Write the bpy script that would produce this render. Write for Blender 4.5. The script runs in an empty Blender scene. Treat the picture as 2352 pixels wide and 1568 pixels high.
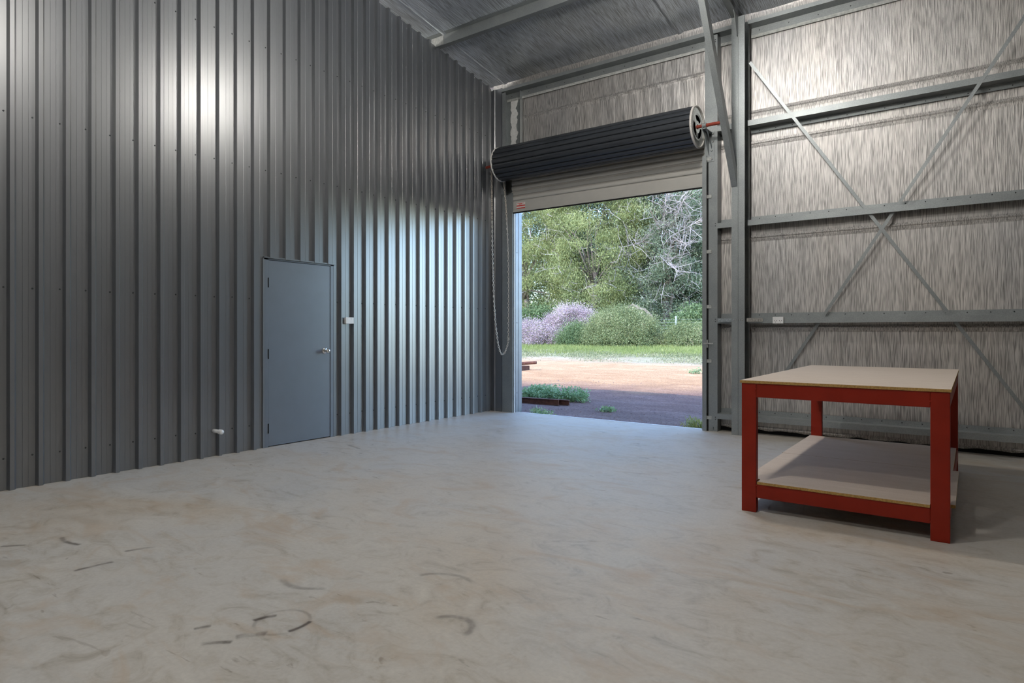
import bpy, math, random
import numpy as np
from mathutils import Vector, Matrix

random.seed(7)
RNG = np.random.default_rng(7)
scene = bpy.context.scene
COL = scene.collection

# ------------------------------------------------------------------ camera
IMG_W, IMG_H = 2352.0, 1568.0
FOCAL_PX = 1461.0
EYE = 1.27
YAW = math.atan((2235.0 - 1176.0) / FOCAL_PX)
cam_data = bpy.data.cameras.new('camera')
cam_data.sensor_fit = 'HORIZONTAL'
cam_data.sensor_width = 36.0
cam_data.lens = 36.0 * FOCAL_PX / IMG_W
cam_data.shift_y = -24.0 / IMG_W
cam_data.clip_start = 0.05
cam_data.clip_end = 500
cam = bpy.data.objects.new('camera', cam_data)
COL.objects.link(cam)
cam.location = (0, 0, EYE)
cam.rotation_euler = (math.pi / 2, 0, YAW)
scene.camera = cam

# ------------------------------------------------------------------ world, sun, exposure
TO_SUN = Vector((-0.25, -0.90, 1.02)).normalized()
world = bpy.data.worlds.new('world')
scene.world = world
world.use_nodes = True
wn = world.node_tree
wn.nodes.clear()
sky = wn.nodes.new('ShaderNodeTexSky')
sky.sky_type = 'NISHITA'
sky.sun_disc = False
sky.sun_elevation = math.asin(TO_SUN.z)
sky.sun_rotation = math.atan2(TO_SUN.x, TO_SUN.y)
sky.air_density = 1.0
sky.dust_density = 0.3
sky.ozone_density = 4.0
bg = wn.nodes.new('ShaderNodeBackground')
bg.inputs['Strength'].default_value = 0.98
wo = wn.nodes.new('ShaderNodeOutputWorld')
wn.links.new(sky.outputs[0], bg.inputs[0])
wn.links.new(bg.outputs[0], wo.inputs[0])

sun_data = bpy.data.lights.new('sun', 'SUN')
sun_data.energy = 4.3
sun_data.angle = math.radians(0.55)
sun_data.color = (1.0, 0.93, 0.84)
sun = bpy.data.objects.new('sun', sun_data)
COL.objects.link(sun)
sun.rotation_euler = TO_SUN.to_track_quat('Z', 'Y').to_euler()
sun.location = (0, -20, 40)

LAMP_STRENGTH = 210.0
LAMP_COLOR = (1.0, 0.96, 0.91)

vs = scene.view_settings
vs.view_transform = 'Standard'
vs.look = 'None'
vs.exposure = 0.16
vs.gamma = 1.0
vs.use_curve_mapping = False
cy = scene.cycles
cy.max_bounces = 7
cy.diffuse_bounces = 4
cy.glossy_bounces = 4
cy.transmission_bounces = 3
cy.transparent_max_bounces = 6
cy.sample_clamp_indirect = 6.0
cy.use_light_tree = False
cy.use_adaptive_sampling = True
cy.adaptive_threshold = 0.05
cy.adaptive_min_samples = 12
cy.caustics_reflective = True
cy.blur_glossy = 1.0
cy.caustics_refractive = False

# ------------------------------------------------------------------ layout numbers (metres)
XL = -6.244          # pan face of the ribbed partition
YF = 8.19            # foil face of the eave wall
XR, YN, XN = 6.2, -5.6, -10.2
SLOPE = 0.1667
RIDGE_Y = 1.3


def z_foil(y):
    if y >= RIDGE_Y:
        return 5.25 + SLOPE * (8.1 - y)
    return 5.25 + SLOPE * (8.1 - RIDGE_Y) - SLOPE * (RIDGE_Y - y)


def z_walltop(y):
    return z_foil(y) - 0.122


# ------------------------------------------------------------------ material helpers
def new_mat(name):
    m = bpy.data.materials.new(name)
    m.use_nodes = True
    nt = m.node_tree
    p = nt.nodes['Principled BSDF']
    return m, nt, p


def N(nt, kind, **kw):
    n = nt.nodes.new(kind)
    for k, v in kw.items():
        setattr(n, k, v)
    return n


def mapped(nt, scale, rot=(0, 0, 0)):
    tc = N(nt, 'ShaderNodeTexCoord')
    mp = N(nt, 'ShaderNodeMapping')
    mp.inputs['Scale'].default_value = scale
    mp.inputs['Rotation'].default_value = rot
    nt.links.new(tc.outputs['Object'], mp.inputs['Vector'])
    return mp.outputs['Vector']


def noise(nt, vec, scale, detail=4.0, rough=0.55, dist=0.0):
    n = N(nt, 'ShaderNodeTexNoise')
    n.inputs['Scale'].default_value = scale
    n.inputs['Detail'].default_value = detail
    n.inputs['Roughness'].default_value = rough
    n.inputs['Distortion'].default_value = dist
    if vec is not None:
        nt.links.new(vec, n.inputs['Vector'])
    return n.outputs['Fac']


def ramp(nt, fac, stops, interp='LINEAR'):
    r = N(nt, 'ShaderNodeValToRGB')
    cr = r.color_ramp
    cr.interpolation = interp
    while len(cr.elements) < len(stops):
        cr.elements.new(0.5)
    for e, (pos, col) in zip(cr.elements, stops):
        e.position = pos
        e.color = tuple(col) + (1.0,) if len(col) == 3 else col
    nt.links.new(fac, r.inputs['Fac'])
    return r.outputs['Color']


def mixc(nt, fac, a, b, mode='MIX'):
    m = N(nt, 'ShaderNodeMix', data_type='RGBA', blend_type=mode)
    for sock, v in ((m.inputs[0], fac), (m.inputs[6], a), (m.inputs[7], b)):
        if isinstance(v, (int, float)):
            sock.default_value = v
        elif isinstance(v, tuple):
            sock.default_value = v + (1.0,) if len(v) == 3 else v
        else:
            nt.links.new(v, sock)
    return m.outputs[2]


def mth(nt, op, a, b=None, c=None):
    m = N(nt, 'ShaderNodeMath', operation=op)
    for i, v in enumerate((a, b, c)):
        if v is None:
            continue
        if isinstance(v, (int, float)):
            m.inputs[i].default_value = v
        else:
            nt.links.new(v, m.inputs[i])
    return m.outputs[0]


def bump(nt, p, height, strength=0.3, dist=0.01):
    b = N(nt, 'ShaderNodeBump')
    b.inputs['Strength'].default_value = strength
    b.inputs['Distance'].default_value = dist
    nt.links.new(height, b.inputs['Height'])
    nt.links.new(b.outputs['Normal'], p.inputs['Normal'])


def simple(name, col, rough=0.5, metal=0.0, spec=0.5, var=0.12, scale=6.0):
    m, nt, p = new_mat(name)
    f = noise(nt, mapped(nt, (1, 1, 1)), scale, 5)
    lo = tuple(max(0, c * (1 - var)) for c in col)
    hi = tuple(min(1, c * (1 + var)) for c in col)
    nt.links.new(ramp(nt, f, [(0.3, lo), (0.7, hi)]), p.inputs['Base Color'])
    p.inputs['Roughness'].default_value = rough
    p.inputs['Metallic'].default_value = metal
    p.inputs['Specular IOR Level'].default_value = spec
    return m


MAT = {}
# dark grey paint on the ribbed partition
m, nt, p = new_mat('charcoal_paint')
f = noise(nt, mapped(nt, (1, 1, 1)), 3.0, 4)
nt.links.new(ramp(nt, f, [(0.3, (0.058, 0.065, 0.075)), (0.7, (0.067, 0.074, 0.084))]), p.inputs['Base Color'])
p.inputs['Roughness'].default_value = 0.33
p.inputs['IOR'].default_value = 2.8
f2 = noise(nt, mapped(nt, (1, 1, 0.25)), 5.0, 1)
bump(nt, p, f2, 0.12, 0.004)
MAT['wall'] = m
MAT['door'] = simple('charcoal_door_paint', (0.095, 0.112, 0.140), 0.36, 0, 0.6, 0.05)
MAT['door'].node_tree.nodes['Principled BSDF'].inputs['IOR'].default_value = 2.0
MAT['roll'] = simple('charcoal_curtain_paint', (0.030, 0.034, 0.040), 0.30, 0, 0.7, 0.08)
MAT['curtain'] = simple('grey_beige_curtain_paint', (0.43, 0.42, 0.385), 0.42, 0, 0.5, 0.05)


def foil(name, axis, rough, bmp, metal, lift, lo, hue=(1, 1, 1)):
    m, nt, p = new_mat(name)
    if axis == 'Z':
        fine, coarse, spk = (230, 230, 6), (1.2, 1.2, 0.5), (110, 110, 45)
    else:
        fine, coarse, spk = (150, 2.2, 30), (1.2, 0.5, 1.2), (150, 20, 150)
    a = noise(nt, mapped(nt, fine), 1.0, 1.0, 0.6)
    b = noise(nt, mapped(nt, coarse), 1.0, 2.0)
    tint = ramp(nt, b, [(0.3, tuple(min(0.95, v * lift * k) for v, k in zip((0.60, 0.595, 0.595), hue))), (0.7, tuple(min(0.95, v * lift * k) for v, k in zip((0.69, 0.665, 0.64), hue)))])
    grain = ramp(nt, a, [(0.36, (lo, lo, lo)), (0.60, (1, 1, 1))])
    nt.links.new(mixc(nt, 1.0, tint, grain, 'MULTIPLY'), p.inputs['Base Color'])
    p.inputs['Metallic'].default_value = metal
    p.inputs['Roughness'].default_value = rough
    sp = noise(nt, mapped(nt, spk), 1.0, 1.0, 0.6)
    h = mth(nt, 'ADD', a, mth(nt, 'MULTIPLY', sp, 0.6 if axis == 'Z' else 0.0))
    bump(nt, p, h, bmp, 0.006)
    return m


MAT['foil_wall'] = foil('silver_foil_wall', 'Z', 0.46, 0.30, 0.78, 0.97, 0.42, (1.0, 0.985, 0.96))
MAT['foil_roof'] = foil('silver_foil_roof', 'Y', 0.32, 0.10, 0.66, 1.45, 0.50, (0.90, 0.98, 1.10))  # bluish tint paints in the blue light reflected from the floor by the door

# galvanised steel
m, nt, p = new_mat('galvanised_steel')
vo = N(nt, 'ShaderNodeTexVoronoi')
vo.inputs['Scale'].default_value = 90
nt.links.new(mapped(nt, (1, 1, 1)), vo.inputs['Vector'])
f = noise(nt, mapped(nt, (1, 1, 1)), 4.0, 5)
c1 = ramp(nt, vo.outputs['Distance'], [(0.0, (0.255, 0.277, 0.283)), (0.7, (0.32, 0.34, 0.343))])
c2 = ramp(nt, f, [(0.3, (0.85, 0.86, 0.86)), (0.7, (1.05, 1.05, 1.03))])
nt.links.new(mixc(nt, 1.0, c1, c2, 'MULTIPLY'), p.inputs['Base Color'])
p.inputs['Metallic'].default_value = 0.55
p.inputs['Roughness'].default_value = 0.42
MAT['galv'] = m
MAT['reveal'] = simple('bluish_metal_reveal', (0.20, 0.21, 0.235), 0.35, 0.3, 0.5, 0.1)
MAT['galv_dusty'] = simple('dusty_galvanised_steel', (0.44, 0.45, 0.43), 0.6, 0.2, 0.4, 0.25, 30)
MAT['zinc'] = simple('bright_zinc_plate', (0.62, 0.62, 0.60), 0.30, 0.9, 0.5, 0.3, 60)
MAT['chrome'] = simple('polished_chrome', (0.80, 0.79, 0.77), 0.16, 1.0, 0.5, 0.03)
MAT['chain'] = simple('galvanised_chain', (0.66, 0.60, 0.52), 0.45, 0.5, 0.5, 0.2, 60)
MAT['black'] = simple('black_steel', (0.012, 0.012, 0.013), 0.45, 0.2, 0.4, 0.1)
MAT['screw'] = simple('painted_screw', (0.05, 0.055, 0.06), 0.4, 0.3, 0.5, 0.1)
MAT['white'] = simple('white_plastic', (0.78, 0.78, 0.77), 0.35, 0, 0.5, 0.03)
MAT['felt'] = simple('white_felt_tape', (0.62, 0.60, 0.56), 0.85, 0, 0.2, 0.2, 80)
MAT['red'] = simple('red_bench_paint', (0.265, 0.019, 0.0075), 0.40, 0, 0.25, 0.10, 5)
MAT['red_oxide'] = simple('red_oxide_primer', (0.26, 0.045, 0.025), 0.6, 0, 0.3, 0.2, 20)
MAT['label_red'] = simple('label_red_print', (0.55, 0.05, 0.04), 0.5, 0, 0.4, 0.05)
MAT['label_white'] = simple('label_white_vinyl', (0.72, 0.70, 0.66), 0.4, 0, 0.4, 0.04)
MAT['rust'] = simple('rusty_steel', (0.105, 0.042, 0.028), 0.75, 0.1, 0.3, 0.45, 14)
MAT['dark_gap'] = simple('rubber_seal_and_shade_gap', (0.012, 0.012, 0.012), 0.8, 0, 0.2, 0.2)  # door seals, and the painted shade gap beside the guide track

# particle board top
m, nt, p = new_mat('raw_particle_board')
f = noise(nt, mapped(nt, (1, 9, 1)), 2.2, 6, 0.6)
g = noise(nt, mapped(nt, (1, 1, 1)), 120, 3)
c1 = ramp(nt, f, [(0.3, (0.62, 0.51, 0.41)), (0.7, (0.72, 0.61, 0.51))])
nt.links.new(mixc(nt, 0.25, c1, ramp(nt, g, [(0.35, (0.45, 0.36, 0.27)), (0.65, (0.68, 0.58, 0.48))])), p.inputs['Base Color'])
p.inputs['Roughness'].default_value = 0.55
p.inputs['Specular IOR Level'].default_value = 0.35
MAT['board'] = m
MAT['board_edge'] = simple('sawn_board_edge', (0.42, 0.255, 0.085), 0.8, 0, 0.2, 0.3, 90)

# concrete floor
m, nt, p = new_mat('trowelled_concrete')
pos = mapped(nt, (1, 1, 1))
big = noise(nt, pos, 0.55, 3, 0.6, 0.6)
mid = noise(nt, mapped(nt, (1.0, 1.5, 1), (0, 0, 0.65)), 3.4, 5, 0.64, 2.2)
fin = noise(nt, pos, 46, 2, 0.6)
c = ramp(nt, big, [(0.30, (0.475, 0.415, 0.335)), (0.5, (0.495, 0.468, 0.418)), (0.72, (0.455, 0.450, 0.430))])
c = mixc(nt, 1.0, c, ramp(nt, mid, [(0.26, (0.70, 0.665, 0.61)), (0.40, (0.91, 0.89, 0.855)), (0.50, (0.995, 0.99, 0.985)), (0.62, (1.03, 1.03, 1.03)), (0.8, (1.12, 1.12, 1.12))]), 'MULTIPLY')
c = mixc(nt, 1.0, c, ramp(nt, fin, [(0.3, (0.94, 0.94, 0.94)), (0.7, (1.04, 1.04, 1.04))]), 'MULTIPLY')
# scattered trowel scuffs
wv = noise(nt, mapped(nt, (1.0, 3.4, 1), (0, 0, 0.45)), 2.1, 3, 0.5, 2.2)
area = noise(nt, pos, 0.45, 2, 0.5)
sc = mth(nt, 'MULTIPLY', ramp(nt, wv, [(0.665, (0, 0, 0)), (0.72, (1, 1, 1))]), ramp(nt, area, [(0.46, (0, 0, 0)), (0.60, (1, 1, 1))]))
c = mixc(nt, mth(nt, 'MULTIPLY', sc, 0.55), c, (0.17, 0.135, 0.10))
wr = noise(nt, mapped(nt, (1.0, 2.4, 1), (0, 0, 0.9)), 1.3, 5, 0.6, 1.6)
c = mixc(nt, mth(nt, 'MULTIPLY', ramp(nt, wr, [(0.52, (0, 0, 0)), (0.72, (1, 1, 1))]), 0.55), c, (0.42, 0.315, 0.21))
# individual curved trowel marks: cx, cy, radius, width, start angle, sweep, dark
STROKES = [((-2.54, 1.35), (-2.50, 1.395), (-2.45, 1.44), 0.012, 0.9), ((-2.69, 1.40), (-2.675, 1.43), (-2.655, 1.46), 0.011, 0.8), ((-2.48, 1.46), (-2.445, 1.515), (-2.405, 1.56), 0.018, 0.8),
           ((-2.55, 1.60), (-2.54, 1.64), (-2.505, 1.685), 0.013, 0.95), ((-2.35, 1.74), (-2.335, 1.68), (-2.345, 1.62), 0.010, 0.9),
           ((-2.87, 1.95), (-2.72, 1.92), (-2.58, 2.01), 0.016, 0.42), ((-1.93, 2.07), (-1.80, 2.15), (-1.72, 2.04), 0.016, 0.50),
           ((-4.55, 1.54), (-4.42, 1.53), (-4.29, 1.56), 0.014, 0.75), ((-3.85, 1.37), (-3.85, 1.46), (-3.83, 1.55), 0.012, 0.75), ((-3.96, 1.65), (-3.94, 1.73), (-3.90, 1.80), 0.014, 0.8),
           ((-3.80, 2.33), (-3.785, 2.36), (-3.77, 2.39), 0.016, 0.85), ((-2.35, 2.35), (-2.19, 2.50), (-2.06, 2.49), 0.014, 0.42),
           ((-4.65, 1.27), (-4.60, 1.31), (-4.55, 1.36), 0.012, 0.6)]
ARCS = [(-2.44, 1.66, 0.115, 0.008, 0, 359, 0.35)]
for (pa, pb, pc, wd_, dk_) in STROKES:
    (x1, y1), (x2, y2), (x3, y3) = pa, pb, pc
    dd = 2 * (x1 * (y2 - y3) + x2 * (y3 - y1) + x3 * (y1 - y2))
    ux = ((x1 * x1 + y1 * y1) * (y2 - y3) + (x2 * x2 + y2 * y2) * (y3 - y1) + (x3 * x3 + y3 * y3) * (y1 - y2)) / dd
    uy = ((x1 * x1 + y1 * y1) * (x3 - x2) + (x2 * x2 + y2 * y2) * (x1 - x3) + (x3 * x3 + y3 * y3) * (x2 - x1)) / dd
    rr_ = math.hypot(x1 - ux, y1 - uy)
    am_ = math.degrees(math.atan2(y2 - uy, x2 - ux))
    sw_ = 2 * math.degrees(math.asin(min(1, math.hypot(x3 - x1, y3 - y1) / 2 / rr_)))
    ARCS.append((ux, uy, rr_, wd_, am_ - sw_ / 2, sw_, dk_))
sep = N(nt, 'ShaderNodeSeparateXYZ')
wob = N(nt, 'ShaderNodeTexNoise')
wob.inputs['Scale'].default_value = 2.5
nt.links.new(pos, wob.inputs['Vector'])
sub = N(nt, 'ShaderNodeVectorMath', operation='MULTIPLY_ADD')
nt.links.new(wob.outputs['Color'], sub.inputs[0])
sub.inputs[1].default_value = (0.04, 0.04, 0)
nt.links.new(pos, sub.inputs[2])
nt.links.new(sub.outputs[0], sep.inputs[0])
brk = ramp(nt, noise(nt, pos, 7.0, 4), [(0.36, (0.15, 0.15, 0.15)), (0.56, (1, 1, 1))])
total = None
for (ax, ay, ar, aw, a0, sw, dk) in ARCS:
    dx = mth(nt, 'SUBTRACT', sep.outputs[0], ax + 0.02)
    dy = mth(nt, 'SUBTRACT', sep.outputs[1], ay + 0.02)
    r = mth(nt, 'SQRT', mth(nt, 'ADD', mth(nt, 'MULTIPLY', dx, dx), mth(nt, 'MULTIPLY', dy, dy)))
    e = mth(nt, 'DIVIDE', mth(nt, 'SUBTRACT', r, ar), aw)
    band = mth(nt, 'DIVIDE', 1.0, mth(nt, 'ADD', 1.0, mth(nt, 'POWER', e, 4.0)))
    am = math.radians(a0 + sw / 2)
    ca, sa = math.cos(am), math.sin(am)
    # cosine of the angle to the arc's middle
    cosang = mth(nt, 'DIVIDE', mth(nt, 'ADD', mth(nt, 'MULTIPLY', dx, ca), mth(nt, 'MULTIPLY', dy, sa)), mth(nt, 'MAXIMUM', r, 0.001))
    lim = math.cos(math.radians(min(sw, 358) / 2))
    gate = N(nt, 'ShaderNodeMapRange', interpolation_type='SMOOTHSTEP')
    nt.links.new(cosang, gate.inputs[0])
    gate.inputs[1].default_value = lim - (1 - lim) * 0.12
    gate.inputs[2].default_value = lim + (1 - lim) * 0.30
    v = mth(nt, 'MULTIPLY', mth(nt, 'MULTIPLY', band, gate.outputs[0]), dk)
    total = v if total is None else mth(nt, 'MAXIMUM', total, v)
total = mth(nt, 'MULTIPLY', total, brk)
c = mixc(nt, total, c, (0.085, 0.07, 0.06))
nt.links.new(c, p.inputs['Base Color'])
nt.links.new(ramp(nt, mid, [(0.3, (0.38, 0.38, 0.38)), (0.7, (0.55, 0.55, 0.55))]), p.inputs['Roughness'])
p.inputs['Specular IOR Level'].default_value = 0.42
bump(nt, p, fin, 0.06, 0.003)
MAT['concrete'] = m
MAT['slab_edge'] = simple('pale_slab_edge', (0.66, 0.66, 0.64), 0.7, 0, 0.3, 0.1, 40)

# ground outside
m, nt, p = new_mat('gravel_dirt_and_grass')
pos = mapped(nt, (1, 1, 1))
sep = N(nt, 'ShaderNodeSeparateXYZ')
nt.links.new(pos, sep.inputs[0])
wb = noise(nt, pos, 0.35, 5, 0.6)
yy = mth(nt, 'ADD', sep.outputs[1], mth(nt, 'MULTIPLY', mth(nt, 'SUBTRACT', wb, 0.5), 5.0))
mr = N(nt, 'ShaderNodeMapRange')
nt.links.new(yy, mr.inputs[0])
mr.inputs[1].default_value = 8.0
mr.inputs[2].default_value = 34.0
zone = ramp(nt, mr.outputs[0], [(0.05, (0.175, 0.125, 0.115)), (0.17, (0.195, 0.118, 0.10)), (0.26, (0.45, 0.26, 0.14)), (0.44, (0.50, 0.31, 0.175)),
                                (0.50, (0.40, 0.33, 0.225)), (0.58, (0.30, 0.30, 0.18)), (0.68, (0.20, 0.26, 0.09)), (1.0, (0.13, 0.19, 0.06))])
gr = noise(nt, pos, 26, 6, 0.75)
g2 = noise(nt, mapped(nt, (1, 2.2, 1)), 0.9, 5, 0.6, 1.0)
zone = mixc(nt, 1.0, zone, ramp(nt, gr, [(0.32, (0.45, 0.44, 0.46)), (0.5, (1, 1, 1)), (0.68, (1.35, 1.32, 1.35))]), 'MULTIPLY')
zone = mixc(nt, 1.0, zone, ramp(nt, g2, [(0.35, (0.85, 0.82, 0.80)), (0.55, (1, 1, 1)), (0.7, (1.22, 1.25, 1.28))]), 'MULTIPLY')
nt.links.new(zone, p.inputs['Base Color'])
p.inputs['Roughness'].default_value = 0.95
p.inputs['Specular IOR Level'].default_value = 0.1
bump(nt, p, gr, 0.6, 0.03)
MAT['ground'] = m


def leafy(name, dark, light, trans=0.35, tip=None):
    m, nt, p = new_mat(name)
    geo = N(nt, 'ShaderNodeNewGeometry')
    pos = mapped(nt, (1, 1, 1))
    f = noise(nt, pos, 0.8, 1)
    v = mth(nt, 'ADD', mth(nt, 'MULTIPLY', geo.outputs['Random Per Island'], 0.5), mth(nt, 'MULTIPLY', mth(nt, 'SUBTRACT', f, 0.2), 0.85))
    stops = [(0.15, dark), (0.75, light)]
    if tip:
        stops.append((0.97, tip))
    col = ramp(nt, v, stops)
    nt.links.new(col, p.inputs['Base Color'])
    p.inputs['Roughness'].default_value = 0.5
    p.inputs['Specular IOR Level'].default_value = 0.3
    tr = N(nt, 'ShaderNodeBsdfTranslucent')
    nt.links.new(col, tr.inputs['Color'])
    mx = N(nt, 'ShaderNodeMixShader')
    mx.inputs[0].default_value = trans
    out = nt.nodes['Material Output']
    nt.links.new(p.outputs[0], mx.inputs[1])
    nt.links.new(tr.outputs[0], mx.inputs[2])
    nt.links.new(mx.outputs[0], out.inputs['Surface'])
    return m


MAT['acacia'] = leafy('acacia_leaf', (0.155, 0.185, 0.07), (0.40, 0.42, 0.175), 0.32, (0.70, 0.66, 0.34))
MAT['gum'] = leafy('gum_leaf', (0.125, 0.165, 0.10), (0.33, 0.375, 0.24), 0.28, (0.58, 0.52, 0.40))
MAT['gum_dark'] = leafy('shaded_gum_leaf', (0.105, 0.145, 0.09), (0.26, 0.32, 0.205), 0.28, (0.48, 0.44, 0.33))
MAT['lilac'] = leafy('lilac_flower', (0.40, 0.28, 0.30), (0.66, 0.52, 0.54), 0.3, (0.78, 0.68, 0.68))
MAT['shrub'] = leafy('grey_green_shrub_leaf', (0.13, 0.155, 0.06), (0.33, 0.35, 0.16), 0.25, (0.52, 0.40, 0.27))
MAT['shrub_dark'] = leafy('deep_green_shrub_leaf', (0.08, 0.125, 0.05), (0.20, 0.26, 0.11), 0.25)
MAT['weed'] = leafy('weed_leaf', (0.14, 0.24, 0.10), (0.34, 0.46, 0.24), 0.3, (0.50, 0.56, 0.34))
MAT['grass'] = leafy('grass_blade', (0.17, 0.20, 0.055), (0.34, 0.36, 0.12), 0.35, (0.50, 0.46, 0.22))
MAT['cover'] = leafy('ground_cover_leaf', (0.20, 0.215, 0.10), (0.37, 0.345, 0.20), 0.25, (0.54, 0.47, 0.33))
MAT['bark'] = simple('grey_brown_bark', (0.20, 0.155, 0.13), 0.9, 0, 0.1, 0.4, 8)
MAT['dead_wood'] = simple('bleached_dead_wood', (0.38, 0.325, 0.315), 0.9, 0, 0.1, 0.25, 8)

m, nt, p = new_mat('lamp_diffuser')
p.inputs['Base Color'].default_value = (0.9, 0.9, 0.88, 1)
p.inputs['Emission Color'].default_value = LAMP_COLOR + (1,)
p.inputs['Emission Strength'].default_value = LAMP_STRENGTH
MAT['lamp'] = m


# ------------------------------------------------------------------ mesh helpers
class MB:
    def __init__(self):
        self.v, self.f = [], []

    def add(self, verts, faces):
        o = len(self.v)
        self.v += [tuple(a) for a in verts]
        self.f += [tuple(i + o for i in q) for q in faces]
        return self

    def box(self, x0, x1, y0, y1, z0, z1):
        v = [(x0, y0, z0), (x1, y0, z0), (x1, y1, z0), (x0, y1, z0), (x0, y0, z1), (x1, y0, z1), (x1, y1, z1), (x0, y1, z1)]
        return self.add(v, [(0, 3, 2, 1), (4, 5, 6, 7), (0, 1, 5, 4), (1, 2, 6, 5), (2, 3, 7, 6), (3, 0, 4, 7)])

    def prism(self, poly, fn0, fn1):
        """poly: 2-D points; fn0/fn1 map a 2-D point to the 3-D start and end."""
        n = len(poly)
        v = [fn0(*q) for q in poly] + [fn1(*q) for q in poly]
        f = [(i, (i + 1) % n, n + (i + 1) % n, n + i) for i in range(n)]
        f += [tuple(reversed(range(n))), tuple(range(n, 2 * n))]
        return self.add(v, f)

    def strip(self, line, th, fn0, fn1):
        """an open folded-sheet profile of thickness th, extruded; capped as quads."""
        a, b = offset_line(line, th)
        n = len(line)
        v = [fn0(*q) for q in a] + [fn0(*q) for q in b] + [fn1(*q) for q in a] + [fn1(*q) for q in b]
        f = []
        for i in range(n - 1):
            f.append((i, i + 1, 2 * n + i + 1, 2 * n + i))
            f.append((n + i + 1, n + i, 3 * n + i, 3 * n + i + 1))
            f.append((i + 1, i, n + i, n + i + 1))
            f.append((2 * n + i, 2 * n + i + 1, 3 * n + i + 1, 3 * n + i))
        f.append((0, 2 * n, 3 * n, n))
        f.append((n - 1, 2 * n - 1, 4 * n - 1, 3 * n - 1))
        return self.add(v, f)

    def tube(self, pts, radii, seg=8, cap=True):
        pts = [Vector(q) for q in pts]
        if isinstance(radii, (int, float)):
            radii = [radii] * len(pts)
        v, f = [], []
        prev = None
        for i, q in enumerate(pts):
            t = (pts[min(i + 1, len(pts) - 1)] - pts[max(i - 1, 0)]).normalized()
            if prev is None:
                up = Vector((0, 0, 1)) if abs(t.z) < 0.9 else Vector((1, 0, 0))
                a = t.cross(up).normalized()
            else:
                a = (prev - t * prev.dot(t)).normalized()
            prev = a
            b = t.cross(a)
            for k in range(seg):
                an = 2 * math.pi * k / seg
                v.append(q + (a * math.cos(an) + b * math.sin(an)) * radii[i])
        for i in range(len(pts) - 1):
            for k in range(seg):
                k2 = (k + 1) % seg
                f.append((i * seg + k, i * seg + k2, (i + 1) * seg + k2, (i + 1) * seg + k))
        if cap:
            f.append(tuple(reversed(range(seg))))
            f.append(tuple(range((len(pts) - 1) * seg, len(pts) * seg)))
        return self.add(v, f)

    def lathe(self, prof, origin, axis, seg=24):
        """prof: (radius, distance along axis)."""
        ax = Vector(axis).normalized()
        up = Vector((0, 0, 1)) if abs(ax.z) < 0.9 else Vector((1, 0, 0))
        a = ax.cross(up).normalized()
        b = ax.cross(a)
        o = Vector(origin)
        v, f = [], []
        for (r, d) in prof:
            for k in range(seg):
                an = 2 * math.pi * k / seg
                v.append(o + ax * d + (a * math.cos(an) + b * math.sin(an)) * max(r, 1e-4))
        for i in range(len(prof) - 1):
            for k in range(seg):
                k2 = (k + 1) % seg
                f.append((i * seg + k, i * seg + k2, (i + 1) * seg + k2, (i + 1) * seg + k))
        f.append(tuple(reversed(range(seg))))
        f.append(tuple(range((len(prof) - 1) * seg, len(prof) * seg)))
        return self.add(v, f)

    def mesh(self, name, mat, smooth=False):
        me = bpy.data.meshes.new(name)
        me.from_pydata(self.v, [], self.f)
        me.materials.append(MAT[mat] if isinstance(mat, str) else mat)
        import bmesh
        bm = bmesh.new()
        bm.from_mesh(me)
        bmesh.ops.recalc_face_normals(bm, faces=bm.faces)
        bm.to_mesh(me)
        bm.free()
        if smooth:
            me.polygons.foreach_set('use_smooth', [True] * len(me.polygons))
        me.update()
        return me

    def build(self, name, mat, parent=None, smooth=False, bevel=0.0):
        o = bpy.data.objects.new(name, self.mesh(name, mat, smooth))
        COL.objects.link(o)
        if parent is not None:
            o.parent = parent
            o.matrix_parent_inverse = Matrix.Translation(-Vector(parent.location))
        if bevel:
            b = o.modifiers.new('bevel', 'BEVEL')
            b.width = bevel
            b.segments = 2
            b.limit_method = 'ANGLE'
        return o


def offset_line(line, th):
    n = len(line)
    P = [Vector((a, b)) for a, b in line]
    out_a, out_b = [], []
    for i in range(n):
        dirs = []
        if i > 0:
            dirs.append((P[i] - P[i - 1]).normalized())
        if i < n - 1:
            dirs.append((P[i + 1] - P[i]).normalized())
        nrm = sum((Vector((-d.y, d.x)) for d in dirs), Vector((0, 0)))
        nrm.normalize()
        c = max(0.35, nrm.dot(Vector((-dirs[0].y, dirs[0].x))))
        out_a.append(P[i] + nrm * (th / 2 / c))
        out_b.append(P[i] - nrm * (th / 2 / c))
    return out_a, out_b


def thing(name, label, cat, loc=(0, 0, 0), group=None):
    o = bpy.data.objects.new(name, None)
    COL.objects.link(o)
    o.location = loc
    o.empty_display_size = 0.1
    return tag(o, label, cat, group)


def tag(o, label=None, cat=None, group=None, kind=None):
    if label:
        o['label'] = label
    if cat:
        o['category'] = cat
    if group:
        o['group'] = group
    if kind:
        o['kind'] = kind
    return o


def struct(o, label):
    o['kind'] = 'structure'
    o['label'] = label
    return o


def link_copy(src_mesh, name, parent, matrix=None):
    o = bpy.data.objects.new(name, src_mesh)
    COL.objects.link(o)
    o.parent = parent
    if parent is not None:
        o.matrix_parent_inverse = Matrix.Translation(-Vector(parent.location))
    if matrix is not None:
        o.matrix_basis = matrix
    return o


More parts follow.
